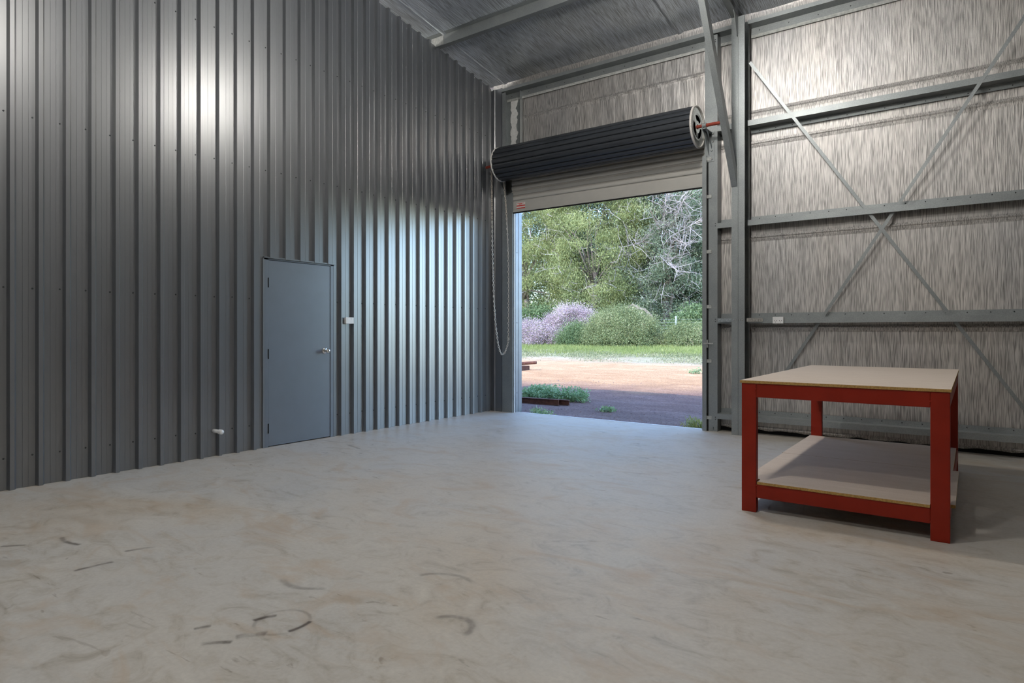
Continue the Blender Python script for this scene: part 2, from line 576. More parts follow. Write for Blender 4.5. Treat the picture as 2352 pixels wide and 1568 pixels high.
def quad_mesh(name, V, mat, nper=4):
    """V: (n*nper, 3) numpy vertices, every nper a face of its own."""
    n = len(V) // nper
    me = bpy.data.meshes.new(name)
    me.vertices.add(n * nper)
    me.vertices.foreach_set('co', np.ascontiguousarray(V, dtype=np.float32).ravel())
    me.loops.add(n * nper)
    me.loops.foreach_set('vertex_index', np.arange(n * nper, dtype=np.int32))
    me.polygons.add(n)
    me.polygons.foreach_set('loop_start', np.arange(0, n * nper, nper, dtype=np.int32))
    me.polygons.foreach_set('loop_total', np.full(n, nper, dtype=np.int32))
    me.materials.append(MAT[mat])
    me.update(calc_edges=True)
    return me


# ------------------------------------------------------------------ setting: floor
SILL_Y = 8.11
DX0, DX1 = -5.80, -2.80      # roller door opening
fl = MB()
outline = [(XN, YN), (XR, YN), (XR, YF + 0.02), (DX1, YF + 0.02), (DX1, SILL_Y), (DX0, SILL_Y), (DX0, YF + 0.02), (XN, YF + 0.02)]
fl.prism(outline, lambda x, y: (x, y, -0.18), lambda x, y: (x, y, 0.0))
floor = struct(fl.build('floor', 'concrete'), 'trowelled grey concrete slab floor with curved scuff marks')
sill = MB().box(DX0, DX1, SILL_Y - 0.012, SILL_Y + 0.035, -0.17, 0.003).build('trim_1', 'slab_edge')
struct(sill, 'pale concrete sill edge along the roller door opening')

# ------------------------------------------------------------------ setting: ribbed partition
PITCH, RIB0 = 0.1929, 1.7413
D0, D1, DTOP = 4.012, 4.945, 2.066
SHEET_END = 8.045


def pitch_profile(y):
    """(y, proud) from one rib to the next."""
    return [(y, 0.0), (y + 0.012, 0.040), (y + 0.042, 0.040), (y + 0.064, 0.0),
            (y + 0.1035, 0.0), (y + 0.1060, 0.0022), (y + 0.1450, 0.0022), (y + 0.1475, 0.0)]


wl = MB()
wl.box(XL - 0.10, XL - 0.012, YN, D0, 0, 4.9)
wl.box(XL - 0.10, XL - 0.012, D1, YF, 0, 4.9)
wl.box(XL - 0.10, XL - 0.012, D0, D1, DTOP, 4.9)
wall_left = struct(wl.build('wall_left', 'wall'), 'dark grey ribbed steel partition wall')
k_first = -38
k_last = int((SHEET_END - RIB0) / PITCH)
for s0 in range(k_first, k_last + 1, 4):
    line = []
    for k in range(s0, min(s0 + 4, k_last + 1)):
        line += pitch_profile(RIB0 + PITCH * k)
    yend = min(RIB0 + PITCH * min(s0 + 4, k_last + 1), SHEET_END)
    line = [q for q in line if q[0] < yend - 1e-4] + [(yend, 0.0)]
    for cut in (D0, D1):
        for i in range(len(line) - 1):
            (ya, pa), (yb, pb) = line[i], line[i + 1]
            if ya < cut < yb:
                line.insert(i + 1, (cut, pa + (pb - pa) * (cut - ya) / (yb - ya)))
                break
    mb = MB()
    for i in range(len(line) - 1):
        (ya, pa), (yb, pb) = line[i], line[i + 1]
        z0 = DTOP if D0 - 1e-6 <= ya and yb <= D1 + 1e-6 else 0.001
        za, zb = z_walltop(ya), z_walltop(yb)
        t = 0.0025
        v = [(XL + pa, ya, z0), (XL + pb, yb, z0), (XL + pb, yb, zb), (XL + pa, ya, za),
             (XL + pa - t, ya, z0), (XL + pb - t, yb, z0), (XL + pb - t, yb, zb), (XL + pa - t, ya, za)]
        mb.add(v, [(0, 1, 2, 3), (7, 6, 5, 4), (3, 2, 6, 7), (1, 0, 4, 5)])
    mb.build('cladding_sheet', 'wall', wall_left)
sb = MB()
for zrow in (0.257, 1.62, 3.02, 4.36):
    for k in range(-6, k_last + 1):
        y = RIB0 + PITCH * k - 0.020
        if D0 - 0.02 < y < D1 + 0.02 and zrow < DTOP:
            continue
        sb.lathe([(0.008, 0.0), (0.008, 0.0015), (0.0055, 0.002), (0.0055, 0.006)], (XL, y, zrow + random.uniform(-.004, .004)), (1, 0, 0), 6)
tag(sb.build('screw_heads', 'screw', wall_left), kind='stuff')

# dark folded flashing in the corner beside the roller door
cf = MB()
cf.strip([(XL - 0.01, 8.030), (XL + 0.05, 8.030), (XL + 0.062, 8.018), (XL + 0.085, 8.018), (XL + 0.097, 8.030), (-6.022, 8.030), (-6.022, 8.17)], 0.003,
         lambda x, y: (x, y, 0.0), lambda x, y: (x, y, 5.10))
struct(cf.build('trim_2', 'wall'), 'dark folded corner flashing between ribbed wall and roller door')

# ------------------------------------------------------------------ setting: eave wall with foil insulation
wb_ = MB()
wb_.box(XN, DX0 - 0.005, YF + 0.03, YF + 0.075, -0.18, 5.22)
wb_.box(DX1 + 0.005, XR, YF + 0.03, YF + 0.075, -0.18, 5.22)
wb_.box(DX0 - 0.005, DX1 + 0.005, YF + 0.03, YF + 0.075, 3.45, 5.22)
wall_back = struct(wb_.build('wall_back', 'wall'), 'eave side shed wall lined with silver foil insulation')


def wavy_panel(x0, x1, z0, z1, wav_bottom=0.0, amp=0.25):
    """a slightly quilted foil strip: real relief along its length and a thickness."""
    nx = max(2, int((x1 - x0) / 0.045))
    xs = np.linspace(x0, x1, nx + 1)
    zs = np.array([z0, z0 + 0.02, z0 + 0.05, z0 + (z1 - z0) * 0.35, z0 + (z1 - z0) * 0.65, z1 - 0.05, z1 - 0.015, z1])
    lift = np.array([-0.004, -0.010, -0.003, 0.0, 0.0, -0.002, -0.007, -0.003])
    V, F = [], []
    for j, z in enumerate(zs):
        for i, x in enumerate(xs):
            w = amp * (0.0025 * math.sin(x * 33.0 + j) + 0.002 * math.sin(x * 9.1 + z * 5))
            dz = wav_bottom * (math.sin(x * 16.3) * 0.5 + math.sin(x * 29 + 1) * 0.3) if j == 0 else 0
            V.append((x, YF + lift[j] + w, z + dz))
    m_ = nx + 1
    for j in range(len(zs) - 1):
        for i in range(nx):
            F.append((j * m_ + i, j * m_ + i + 1, (j + 1) * m_ + i + 1, (j + 1) * m_ + i))
    n = len(V)
    V += [(x, YF + 0.022, z) for (x, y, z) in V]
    F += [tuple(n + q for q in reversed(f)) for f in F]
    for i in range(nx):
        F.append((i + 1, i, n + i, n + i + 1))
        a = (len(zs) - 1) * m_ + i
        F.append((a, a + 1, n + a + 1, n + a))
    mb = MB()
    mb.add(V, F)
    return mb


for (z0, z1, x0) in ((0.045, 1.31, -2.66), (1.295, 2.43, -2.66), (2.415, 3.60, -2.66), (3.585, 3.985, -2.66), (3.97, 5.03, -2.66), (5.02, 5.26, -6.3)):
    wavy_panel(x0, XR, z0, z1, 0.012 if z0 < 0.1 else 0.0).build('foil_panel', 'foil_wall', wall_back)
for (z0, z1) in ((3.40, 4.62), (4.605, 5.03)):
    wavy_panel(-6.02, -2.66, z0, z1, 0.0, 0.8).build('foil_panel', 'foil_wall', wall_back)
gap = MB().box(-2.66, XR, YF + 0.012, YF + 0.03, 0.0, 0.09).build('base_seal', 'dark_gap', wall_back)

# remaining shell behind and beside the camera
wr_ = MB().box(XR, XR + 0.05, YN, YF + 0.05, -0.18, 6.6).build('wall_right', 'foil_wall')
struct(wr_, 'foil lined shed wall outside the picture')
wf_ = MB().box(XN, XR, YN - 0.05, YN, -0.18, 6.6).build('wall_front', 'foil_wall')
struct(wf_, 'foil lined shed wall behind the camera')
wo_ = MB().box(XN - 0.05, XN, YN, YF + 0.05, -0.18, 6.6).build('wall_outer', 'foil_wall')
struct(wo_, 'far wall of the neighbouring bay beyond the ribbed partition')

# ------------------------------------------------------------------ setting: ceiling
ce = MB()
for (ya, yb) in ((8.42, RIDGE_Y), (RIDGE_Y, YN - 0.15)):
    za, zb = z_foil(ya) + 0.035, z_foil(yb) + 0.035
    ce.add([(XN - 0.1, ya, za), (XR + 0.1, ya, za), (XR + 0.1, yb, zb), (XN - 0.1, yb, zb),
            (XN - 0.1, ya, za + 0.05), (XR + 0.1, ya, za + 0.05), (XR + 0.1, yb, zb + 0.05), (XN - 0.1, yb, zb + 0.05)],
           [(0, 1, 2, 3), (7, 6, 5, 4), (0, 4, 5, 1), (1, 5, 6, 2), (2, 6, 7, 3), (3, 7, 4, 0)])
ceiling = struct(ce.build('ceiling', 'foil_roof'), 'sloping shed roof lined with silver foil blanket')
seams = [XN, -9.0, -6.10, -3.20, -0.30, 2.60, XR]
for i in range(len(seams) - 1):
    x0, x1 = seams[i], seams[i + 1]
    prof = [(x0, 0.018), (x0 + 0.012, -0.012), (x0 + 0.05, -0.010), (x0 + 0.085, 0.004), (x0 + 0.25, 0.0), (x0 + 0.7, 0.008), (x0 + 1.2, -0.004), (x0 + 1.8, 0.006), (x1 - 0.2, 0.004), (x1 - 0.02, 0.0), (x1 + 0.02, 0.012)]
    for (ya, yb) in ((8.20, RIDGE_Y), (RIDGE_Y, YN)):
        ny = 34
        ys = np.linspace(ya, yb, ny)
        V, F = [], []
        for (px_, dz) in prof:
            for y in ys:
                sag = 0.006 * math.sin(y * 4.7 + px_ * 3) + 0.012 * math.sin((y - 6.74) * math.pi / 1.35) ** 2
                V.append((px_, y, z_foil(y) + dz - sag))
        for a in range(len(prof) - 1):
            for b in range(ny - 1):
                F.append((a * ny + b, a * ny + b + 1, (a + 1) * ny + b + 1, (a + 1) * ny + b))
        n = len(V)
        V += [(x, y, z_foil(y) + 0.034) for (x, y, z) in V]
        F += [tuple(n + q for q in reversed(f)) for f in F]
        o = MB().add(V, F).build('foil_blanket', 'foil_roof', ceiling, smooth=True)

# ------------------------------------------------------------------ roof and wall steelwork
ALONG = lambda x0, x1: ((lambda y, z: (x0, y, z)), (lambda y, z: (x1, y, z)))


def screws_y(mb, x0, x1, y, z, step=0.19, r=0.0065):
    x = x0 + 0.1
    while x < x1 - 0.05:
        mb.lathe([(r, 0), (r, 0.003), (r * 0.6, 0.005)], (x, y, z + random.uniform(-.003, .003)), (0, -1, 0), 6)
        x += step + random.uniform(-0.01, 0.01)


def girt(label, x0, x1, zweb, flip, group, y_out=8.168, y_in=8.020):
    t = thing('wall_girt', label, 'girt', ((x0 + x1) / 2, y_out, zweb), group)
    s = -1 if flip else 1
    line = [(y_out - 0.014, zweb + s * 0.060), (y_out, zweb + s * 0.060), (y_out, zweb), (y_in, zweb), (y_in, zweb - s * 0.064), (y_in + 0.014, zweb - s * 0.064)]
    line = line[1:]
    f0, f1 = ALONG(x0, x1)
    MB().strip(line, 0.0028, f0, f1).build('channel', 'galv', t)
    if x1 - x0 > 1:
        mb = MB()
        screws_y(mb, x0, x1, y_out - 0.0014, zweb + s * 0.036)
        tag(mb.build('screw_heads', 'screw', t), kind='stuff')
    return t


GR = 'horizontal wall girts on the foil wall'
girt('galvanised bottom girt near the floor on the foil wall, passing behind the workbench', -2.238, XR, 0.229, False, GR)
girt('galvanised girt at socket height on the foil wall, right of the column', -2.238, XR, 1.431, False, GR)
girt('galvanised girt above head height on the foil wall, where the straps cross', -2.238, XR, 2.630, False, GR)
girt('topmost galvanised girt on the foil wall beneath the eave', -2.238, XR, 3.787, True, GR)
GS = 'short girts between door mullion and column'
girt('short bottom girt between the door mullion and the column', -2.612, -2.396, 0.229, False, GS)
girt('short girt at socket height between the door mullion and the column', -2.612, -2.396, 1.431, False, GS)
girt('short girt above head height between the door mullion and the column', -2.612, -2.396, 2.630, False, GS)
girt('topmost short girt beside the end of the door roll', -2.612, -2.396, 3.787, True, GS)


def eave(label, x0, x1):
    t = thing('eave_purlin', label, 'purlin', ((x0 + x1) / 2, 8.1, 5.05), 'eave purlins along the wall top')
    f0, f1 = ALONG(x0, x1)
    zw = 5.035
    MB().strip([(8.168, zw - 0.088), (8.168, zw), (8.02, zw), (8.02, zw + 0.045), (8.034, zw + 0.045)], 0.003, f0, f1).build('channel', 'galv', t)
    MB().box(x0, x1, 8.160, 8.176, zw - 0.125, zw - 0.0885).build('capping_strip', 'galv_dusty', t)
    mb = MB()
    screws_y(mb, x0, x1, 8.166, zw - 0.045, 0.33)
    tag(mb.build('screw_heads', 'screw', t), kind='stuff')


eave('galvanised eave purlin above the roller door', -6.02, -2.396)
eave('galvanised eave purlin right of the column at the wall top', -2.238, XR)


def purlin(label, x0, x1, y, zb):
    t = thing('roof_purlin', label, 'purlin', ((x0 + x1) / 2, y, zb), 'roof purlins under the foil ceiling')
    f0, f1 = ALONG(x0, x1)
    zt = z_foil(y) - 0.001
    MB().strip([(y + 0.062, zb + 0.014 - 0.01), (y + 0.062, zb - 0.010), (y, zb), (y, zt - 0.004), (y - 0.06, zt + 0.006)], 0.0028, f0, f1).build('channel', 'galv', t)
    if x0 < XL:
        mb = MB()
        mb.box(XL - 0.06, XL + 0.16, y - 0.0052, y - 0.0016, zb + 0.006, zt - 0.012)
        mb.lathe([(0.007, 0), (0.007, 0.004)], (XL + 0.12, y - 0.0052, zb + 0.03), (0, -1, 0), 6)
        mb.build('splice_plate', 'galv_dusty', t)


purlin('galvanised roof purlin running from the ribbed wall across the foil ceiling', -7.6, -2.396, 6.74, 5.335)
purlin('galvanised roof purlin right of the rafter', -2.316, XR, 6.74, 5.335)

# column
col = thing('steel_column', 'galvanised column of two back to back channels right of the roller door', 'column', (-2.318, 7.99, 0))
for (web, tip) in ((-2.3215, -2.394), (-2.3145, -2.242)):
    sg = 1 if tip > web else -1
    line = [(tip, 7.892 + 0.016), (tip, 7.892), (web, 7.892), (web, 8.092), (tip, 8.092), (tip, 8.092 - 0.016)]
    MB().strip(line, 0.004, lambda x, y: (x, y, 0.0), lambda x, y: (x, y, 5.10)).build('channel', 'galv', col)
mb = MB()
for x in (-2.372, -2.350, -2.298, -2.268):
    mb.lathe([(0.010, 0), (0.010, 0.004), (0.006, 0.007)], (x, 7.890, 1.405), (0, -1, 0), 6)
tag(mb.build('bolt_heads', 'zinc', col), kind='stuff')


def plate_between(a, b, half_h, th, name, mat, parent=None):
    """a flat upright strap from a to b."""
    a, b = Vector(a), Vector(b)
    d = (b - a).normalized()
    n = d.cross(Vector((0, 0, 1))).normalized() * th / 2
    u = Vector((0, 0, half_h))
    v = [a - u - n, b - u - n, b - u + n, a - u + n, a + u - n, b + u - n, b + u + n, a + u + n]
    return MB().add(v, [(0, 3, 2, 1), (4, 5, 6, 7), (0, 1, 5, 4), (1, 2, 6, 5), (2, 3, 7, 6), (3, 0, 4, 7)]).build(name, mat, parent)


t = thing('tie_strap', 'shiny bolted tie strap from the column to the girt with the power socket', 'strap', (-2.15, 7.95, 1.405))
plate_between((-2.236, 7.960, 1.405), (-2.06, 8.014, 1.405), 0.021, 0.003, 'plate', 'zinc', t)
mb = MB()
for x in (-2.110, -2.082):
    mb.lathe([(0.009, 0), (0.009, 0.004), (0.005, 0.008)], (x, 8.000, 1.405), (0.29, -0.95, 0), 6)
tag(mb.build('bolt_heads', 'zinc', t), kind='stuff')
t = thing('tie_strap', 'shiny bolted tie strap between the door mullion and the column', 'strap', (-2.5, 7.99, 1.405))
plate_between((-2.400, 7.985, 1.405), (-2.600, 8.014, 1.405), 0.021, 0.003, 'plate', 'zinc', t)

# rafter: a single channel, open toward +x
raf = thing('roof_rafter', 'galvanised channel rafter sloping up from the column top', 'rafter', (-2.35, 7.9, 5.1))


def z_rb(y):
    return 5.165 + SLOPE * (7.54 - y)


mb = MB()
line = [(-2.322, 0.018), (-2.322, 0.0), (-2.392, 0.0), (-2.392, 0.196), (-2.322, 0.196), (-2.322, 0.178)]
mb.strip(line, 0.004, lambda x, h: (x, 7.985, z_rb(7.985) + h - 0.005), lambda x, h: (x, RIDGE_Y + 0.02, z_rb(RIDGE_Y) + h - 0.005))
mb.build('channel', 'galv', raf)
mb = MB()
mb.prism([(7.86, 4.86), (7.89, 4.86), (7.89, 5.10), (7.74, 5.125)], lambda y, z: (-2.328, y, z), lambda y, z: (-2.322, y, z))
mb.build('gusset_plate', 'galv', raf)
mb = MB().box(-2.300, -2.262, 8.096, 8.150, 5.00, 5.10)
mb.build('end_cleat', 'galv_dusty', raf)

# knee brace
kb = thing('knee_brace', 'galvanised knee brace rising from the column to the rafter', 'brace', (-2.36, 7.9, 3.04))
p0, p1 = Vector((0, 7.885, 3.035)), Vector((0, 6.40, 5.30))
dr = (p1 - p0).normalized()
pn = Vector((0, dr.z, -dr.y))       # away from the camera, square to the brace
pn = pn if pn.y > 0 else -pn
L_ = (p1 - p0).length


def kb_pt(s):
    return lambda x, dpt: tuple(Vector((x, 0, 0)) + p0 + dr * (s + (dpt * 0.55 if s == 0 else 0)) + pn * dpt)


MB().strip([(-2.394, 0.018), (-2.394, 0.0), (-2.329, 0.0), (-2.329, 0.105), (-2.394, 0.105)], 0.003, kb_pt(0), kb_pt(L_ - 0.12)).build('channel', 'galv', kb)

# cross straps


def brace_strap(label, a, b, w=0.034):
    a, b = Vector(a), Vector(b)
    d = (b - a).normalized()
    n = Vector((0, 1, 0))
    s = d.cross(n).normalized() * w / 2
    n = n * 0.0012
    v = [a - s - n, a + s - n, b + s - n, b - s - n, a - s + n, a + s + n, b + s + n, b - s + n]
    o = MB().add(v, [(0, 1, 2, 3), (7, 6, 5, 4), (0, 4, 5, 1), (1, 5, 6, 2), (2, 6, 7, 3), (3, 7, 4, 0)]).build('brace_strap', 'galv')
    return tag(o, label, 'strap', 'diagonal bracing straps on the foil wall')


def at_y(px_, py_, y):
    d = Vector((-math.sin(YAW), math.cos(YAW), 0)) + Vector((math.cos(YAW), math.sin(YAW), 0)) * ((px_ - 1176) / FOCAL_PX) + Vector((0, 0, (760 - py_) / FOCAL_PX))
    return Vector((0, 0, EYE)) + d * (y / d.y)


brace_strap('flat diagonal strap falling from the column to the lower right of the foil wall', at_y(1722, 143, 7.975), at_y(2520, 1150, 8.165))
brace_strap('flat diagonal strap rising from behind the workbench to the upper right of the foil wall', at_y(1770, 905, 8.165), at_y(2480, -150, 7.965))

# ------------------------------------------------------------------ roller door surround
mu = thing('door_mullion', 'galvanised mullion on the column side of the roller door', 'mullion', (-2.70, 8.1, 0))
MB().strip([(-2.775, 8.172), (-2.775, 8.032), (-2.616, 8.032), (-2.616, 8.172), (-2.632, 8.172)], 0.004, lambda x, y: (x, y, 0.0), lambda x, y: (x, y, 5.02)).build('channel', 'galv', mu)
mb = MB()
for z in (0.155, 0.18, 0.03, 0.05, 1.39, 1.42, 2.60, 2.63, 4.93, 4.955):
    mb.lathe([(0.007, 0), (0.007, 0.004)], (-2.640 if z > 0.1 else -2.665, 8.030, z), (0, -1, 0), 6)
tag(mb.build('bolt_heads', 'screw', mu), kind='stuff')
mu = thing('door_mullion', 'stained galvanised mullion on the ribbed wall side of the roller door', 'mullion', (-5.88, 8.1, 0))
MB().strip([(-5.945, 8.034), (-6.012, 8.034), (-6.012, 8.172), (-5.720, 8.172), (-5.720, 8.10)], 0.004, lambda x, y: (x, y, 3.40), lambda x, y: (x, y, 5.02)).build('channel', 'galv', mu)
MB().strip([(-5.858, 8.062), (-5.858, 8.034), (-6.012, 8.034), (-6.012, 8.172)], 0.004, lambda x, y: (x, y, 0.0), lambda x, y: (x, y, 3.40)).build('channel', 'galv', mu)
mb = MB()
zs = np.linspace(3.95, 4.93, 40)
e0 = [-5.938 + 0.010 * math.sin(z * 31) + random.uniform(-.012, .012) for z in zs]
e1 = [-5.822 + 0.014 * math.sin(z * 23 + 1) + random.uniform(-.018, .018) for z in zs]
V = [(a, 8.168, z) for a, z in zip(e0, zs)] + [(b, 8.168, z) for b, z in zip(e1, zs)]
n = len(zs)
V += [(x, 8.1645, z) for (x, y, z) in V]
F = [(2 * n + i, 2 * n + i + 1, 3 * n + i + 1, 3 * n + i) for i in range(n - 1)] + [(i, i + 1, n + i + 1, n + i) for i in range(n - 1)]
F += [(i, i + 1, 2 * n + i + 1, 2 * n + i) for i in range(n - 1)] + [(n + i, n + i + 1, 3 * n + i + 1, 3 * n + i) for i in range(n - 1)]
mb.add(V, F)
o = mb.build('foam_residue', 'slab_edge', mu)
o['label'] = 'ragged pale sealant residue'

# outside reveal flashing at the left of the opening
rv = MB()
rv.strip([(-5.855, 8.075), (-5.808, 8.075), (-5.808, 8.085), (-5.800, 8.092), (-5.800, 8.165), (-5.806, 8.172), (-5.800, 8.180), (-5.800, 8.262), (-5.86, 8.262)], 0.003, lambda x, y: (x, y, 0.0), lambda x, y: (x, y, 3.50))
tr3 = struct(rv.build('trim_3', 'reveal'), 'pale folded metal reveal beside the roller door opening')
tr3['label'] = 'pale folded metal reveal beside the roller door opening'
mb = MB()
for z in (0.30, 1.40, 2.50):
    mb.lathe([(0.007, 0), (0.007, 0.004)], (-5.799, 8.135, z), (1, 0, 0), 6)
tag(mb.build('screw_heads', 'screw', tr3), kind='stuff')
rv = MB()
rv.strip([(-2.745, 8.10), (-2.800, 8.10), (-2.800, 8.262), (-2.74, 8.262)], 0.003, lambda x, y: (x, y, 0.0), lambda x, y: (x, y, 3.50))
struct(rv.build('trim_4', 'galv'), 'folded metal reveal on the column side of the door opening')

# roller door itself
AX_Y, AX_Z, RAD = 7.80, 3.82, 0.250
rd = thing('roller_door', 'partly raised roller door with dark roll and pale hanging curtain', 'roller door', (-4.31, AX_Y, AX_Z))
NS = 20
DLX, DRX = -5.85, -2.80
half = math.pi / NS
pr = []
for (fa, rr) in ((-1.0, RAD - 0.013), (-0.90, RAD - 0.011), (-0.78, RAD + 0.002), (-0.4, RAD + 0.006), (0.0, RAD + 0.007), (0.4, RAD + 0.006), (0.78, RAD + 0.002), (0.90, RAD - 0.011), (1.0, RAD - 0.013)):
    a = fa * half
    pr.append((rr * math.sin(a), rr * math.cos(a)))
inner = [((RAD - 0.03) * math.sin(half), (RAD - 0.03) * math.cos(half)), (-(RAD - 0.03) * math.sin(half), (RAD - 0.03) * math.cos(half))]
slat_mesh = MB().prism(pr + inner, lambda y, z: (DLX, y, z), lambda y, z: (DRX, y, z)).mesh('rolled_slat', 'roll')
for k in range(NS):
    o = link_copy(slat_mesh, 'rolled_slat', rd)
    o.matrix_parent_inverse = Matrix.Translation(-Vector(rd.location))
    o.matrix_basis = Matrix.Translation((0, AX_Y, AX_Z)) @ Matrix.Rotation(2 * half * k + 0.05, 4, 'X')
# ends of the roll: felt ring, pressed wheel with three openings
for (xe, sgn) in ((DRX, 1), (DLX, -1)):
    seg = 40
    ring = MB()
    prof = [(RAD - 0.012, 0.0), (RAD + 0.010, 0.0), (RAD + 0.012, 0.012), (RAD + 0.009, 0.024), (RAD - 0.006, 0.025), (RAD - 0.012, 0.020)]
    n = len(prof)
    V, F = [], []
    for k in range(seg):
        an = 2 * math.pi * k / seg
        for (r, dd) in prof:
            V.append((xe + sgn * dd, AX_Y + r * math.cos(an), AX_Z + r * math.sin(an)))
    for k in range(seg):
        for i in range(n):
            F.append((k * n + i, k * n + (i + 1) % n, ((k + 1) % seg) * n + (i + 1) % n, ((k + 1) % seg) * n + i))
    ring.add(V, F).build('felt_ring', 'felt', rd, smooth=True)
    wh = MB()
    # pressed wheel: rim, hub and three wide spokes, leaving three openings
    seg = 36
    V, F = [], []
    lev = [(0.035, 0.012), (0.075, 0.014), (0.145, 0.010), (0.17, 0.016), (RAD - 0.014, 0.012)]
    for k in range(seg):
        an = 2 * math.pi * k / seg
        for (r, dd) in lev:
            V.append((xe + sgn * dd, AX_Y + r * math.cos(an), AX_Z + r * math.sin(an)))
    m_ = len(lev)
    for k in range(seg):
        spoke = (k % 12) in (0, 1, 2, 3)
        k2 = (k + 1) % seg
        for i in range(m_ - 1):
            if i == 1 and not spoke:
                continue
            F.append((k * m_ + i, k * m_ + i + 1, k2 * m_ + i + 1, k2 * m_ + i))
    n0 = len(V)
    V += [(x - sgn * 0.008, y, z) for (x, y, z) in V]
    F += [tuple(n0 + q for q in reversed(f)) for f in F]
    wh.add(V, F).build('drum_wheel', 'zinc', rd)
    # coil edges between wheel and ring
    ce_ = MB()
    for j in range(4):
        r0 = RAD - 0.045 - j * 0.013
        ce_.lathe([(r0, -0.03), (r0, 0.004)], (xe, AX_Y, AX_Z), (sgn, 0, 0), 40)
    ce_.build('drum_core', 'black', rd)
MB().tube([(-6.15, AX_Y, AX_Z), (-2.49, AX_Y, AX_Z)], 0.021, 12).build('axle', 'red_oxide', rd)
# hanging curtain
CY = 8.064
CX0, CX1 = -5.835, -2.785
ZB = 3.118
cp = [(0.002, 0.000), (0.003, 0.011), (0.018, 0.014), (0.024, 0.028), (0.024, 0.054), (0.017, 0.070), (0.002, 0.080), (-0.003, 0.080), (-0.003, 0.000)]
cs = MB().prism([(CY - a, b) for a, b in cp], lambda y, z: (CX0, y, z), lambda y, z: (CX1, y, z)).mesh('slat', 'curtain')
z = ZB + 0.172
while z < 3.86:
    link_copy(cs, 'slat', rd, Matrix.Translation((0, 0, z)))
    z += 0.080
br_ = MB()
br_.prism([(CY, 0.0), (CY - 0.028, 0.0), (CY - 0.030, 0.028), (CY - 0.014, 0.034), (CY - 0.012, 0.150), (CY - 0.004, 0.172), (CY + 0.004, 0.172), (CY + 0.004, 0.0)],
          lambda y, z: (CX0, y, ZB + z), lambda y, z: (CX1, y, ZB + z))
br_.build('bottom_rail', 'curtain', rd)
MB().box(CX0, CX1, CY - 0.024, CY + 0.002, ZB - 0.016, ZB - 0.0005).build('weather_seal', 'dark_gap', rd)
lab = MB().box(-5.745, -5.583, CY - 0.0155, CY - 0.0142, ZB + 0.048, ZB + 0.142).build('warning_label', 'label_white', rd)
lab['label'] = 'white warning sticker with red stripes'
for (za, zb, x0, x1) in ((0.083, 0.101, -5.745, -5.583), (0.048, 0.062, -5.745, -5.583), (0.112, 0.122, -5.70, -5.64), (0.124, 0.130, -5.735, -5.60)):
    MB().box(x0, x1, CY - 0.0162, CY - 0.0156, ZB + za, ZB + zb).build('label_print', 'label_red', lab)
# side guides
MB().strip([(-2.748, 8.090), (-2.748, 8.004), (-2.799, 8.004), (-2.799, 8.040)], 0.003, lambda x, y: (x, y, 0.0), lambda x, y: (x, y, 3.50)).build('guide_track', 'galv', rd)
MB().strip([(-5.862, 8.090), (-5.862, 8.030), (-5.806, 8.030), (-5.806, 8.044)], 0.003, lambda x, y: (x, y, 0.0), lambda x, y: (x, y, 3.42)).build('guide_track', 'galv', rd)
MB().box(-5.800, -5.792, 8.05, 8.062, 0.0, 3.1).build('nylon_insert', 'white', rd)
MB().box(-2.745, -2.729, 8.0245, 8.0295, 0.0, 3.42).build('shade_gap_strip', 'dark_gap', rd)  # black strip stands in for the shadow between guide and mullion
for z in (3.46, 2.98, 2.28, 1.58, 0.89, 0.17):
    mb = MB().box(-2.745, -2.686, 8.0190, 8.0240, z - 0.021, z + 0.021)
    mb.box(-2.7455, -2.7405, 8.006, 8.0240, z - 0.021, z + 0.021)
    mb.lathe([(0.007, 0), (0.007, 0.004)], (-2.712, 8.0190, z), (0, -1, 0), 6)
    mb.build('guide_clip', 'galv_dusty', rd)
mb = MB().box(-2.742, -2.732, 8.000, 8.024, 1.06, 1.16)
mb.box(-2.78, -2.66, 7.994, 8.002, 1.105, 1.119)
mb.build('slide_bolt', 'galv_dusty', rd)
# end bracket carrying the axle on the mullion
bk = MB()
bk.box(-2.725, -2.655, 8.022, 8.0295, 3.42, 3.80)
bk.prism([(8.022, 3.78), (AX_Y - 0.03, 3.80), (AX_Y - 0.03, 3.765), (AX_Y + 0.02, 3.74), (8.022, 3.50)], lambda y, z: (-2.722, y, z), lambda y, z: (-2.716, y, z))
bk.box(-2.722, -2.672, AX_Y - 0.03, 8.022, 3.775, 3.782)
bk.prism([(8.022, 3.62), (AX_Y + 0.03, 3.775), (AX_Y + 0.06, 3.775), (8.022, 3.585)], lambda y, z: (-2.690, y, z), lambda y, z: (-2.680, y, z))
bk.lathe([(0.033, 0), (0.033, 0.05)], (-2.725, AX_Y, AX_Z), (1, 0, 0), 12)
bracket = bk.build('axle_bracket', 'galv', rd)
mb = MB()
for z in (3.77, 3.67, 3.56, 3.45):
    mb.lathe([(0.013, 0), (0.013, 0.007), (0.008, 0.012)], (-2.668 if z > 3.6 else -2.685, 8.022, z), (0, -1, 0), 6)
tag(mb.build('bolt_heads', 'zinc', bracket), kind='stuff')
bk = MB()
bk.box(-6.03, -5.96, 8.022, 8.0295, 3.42, 3.80)
bk.prism([(8.022, 3.78), (AX_Y - 0.03, 3.80), (AX_Y - 0.03, 3.765), (8.022, 3.50)], lambda y, z: (-5.985, y, z), lambda y, z: (-5.979, y, z))
bk.build('axle_bracket', 'galv', rd)
MB().lathe([(0.105, 0), (0.105, 0.006), (0.085, 0.010), (0.085, 0.022), (0.105, 0.026), (0.105, 0.032)], (-5.965, AX_Y, AX_Z), (1, 0, 0), 24).build('chain_wheel', 'zinc', rd)

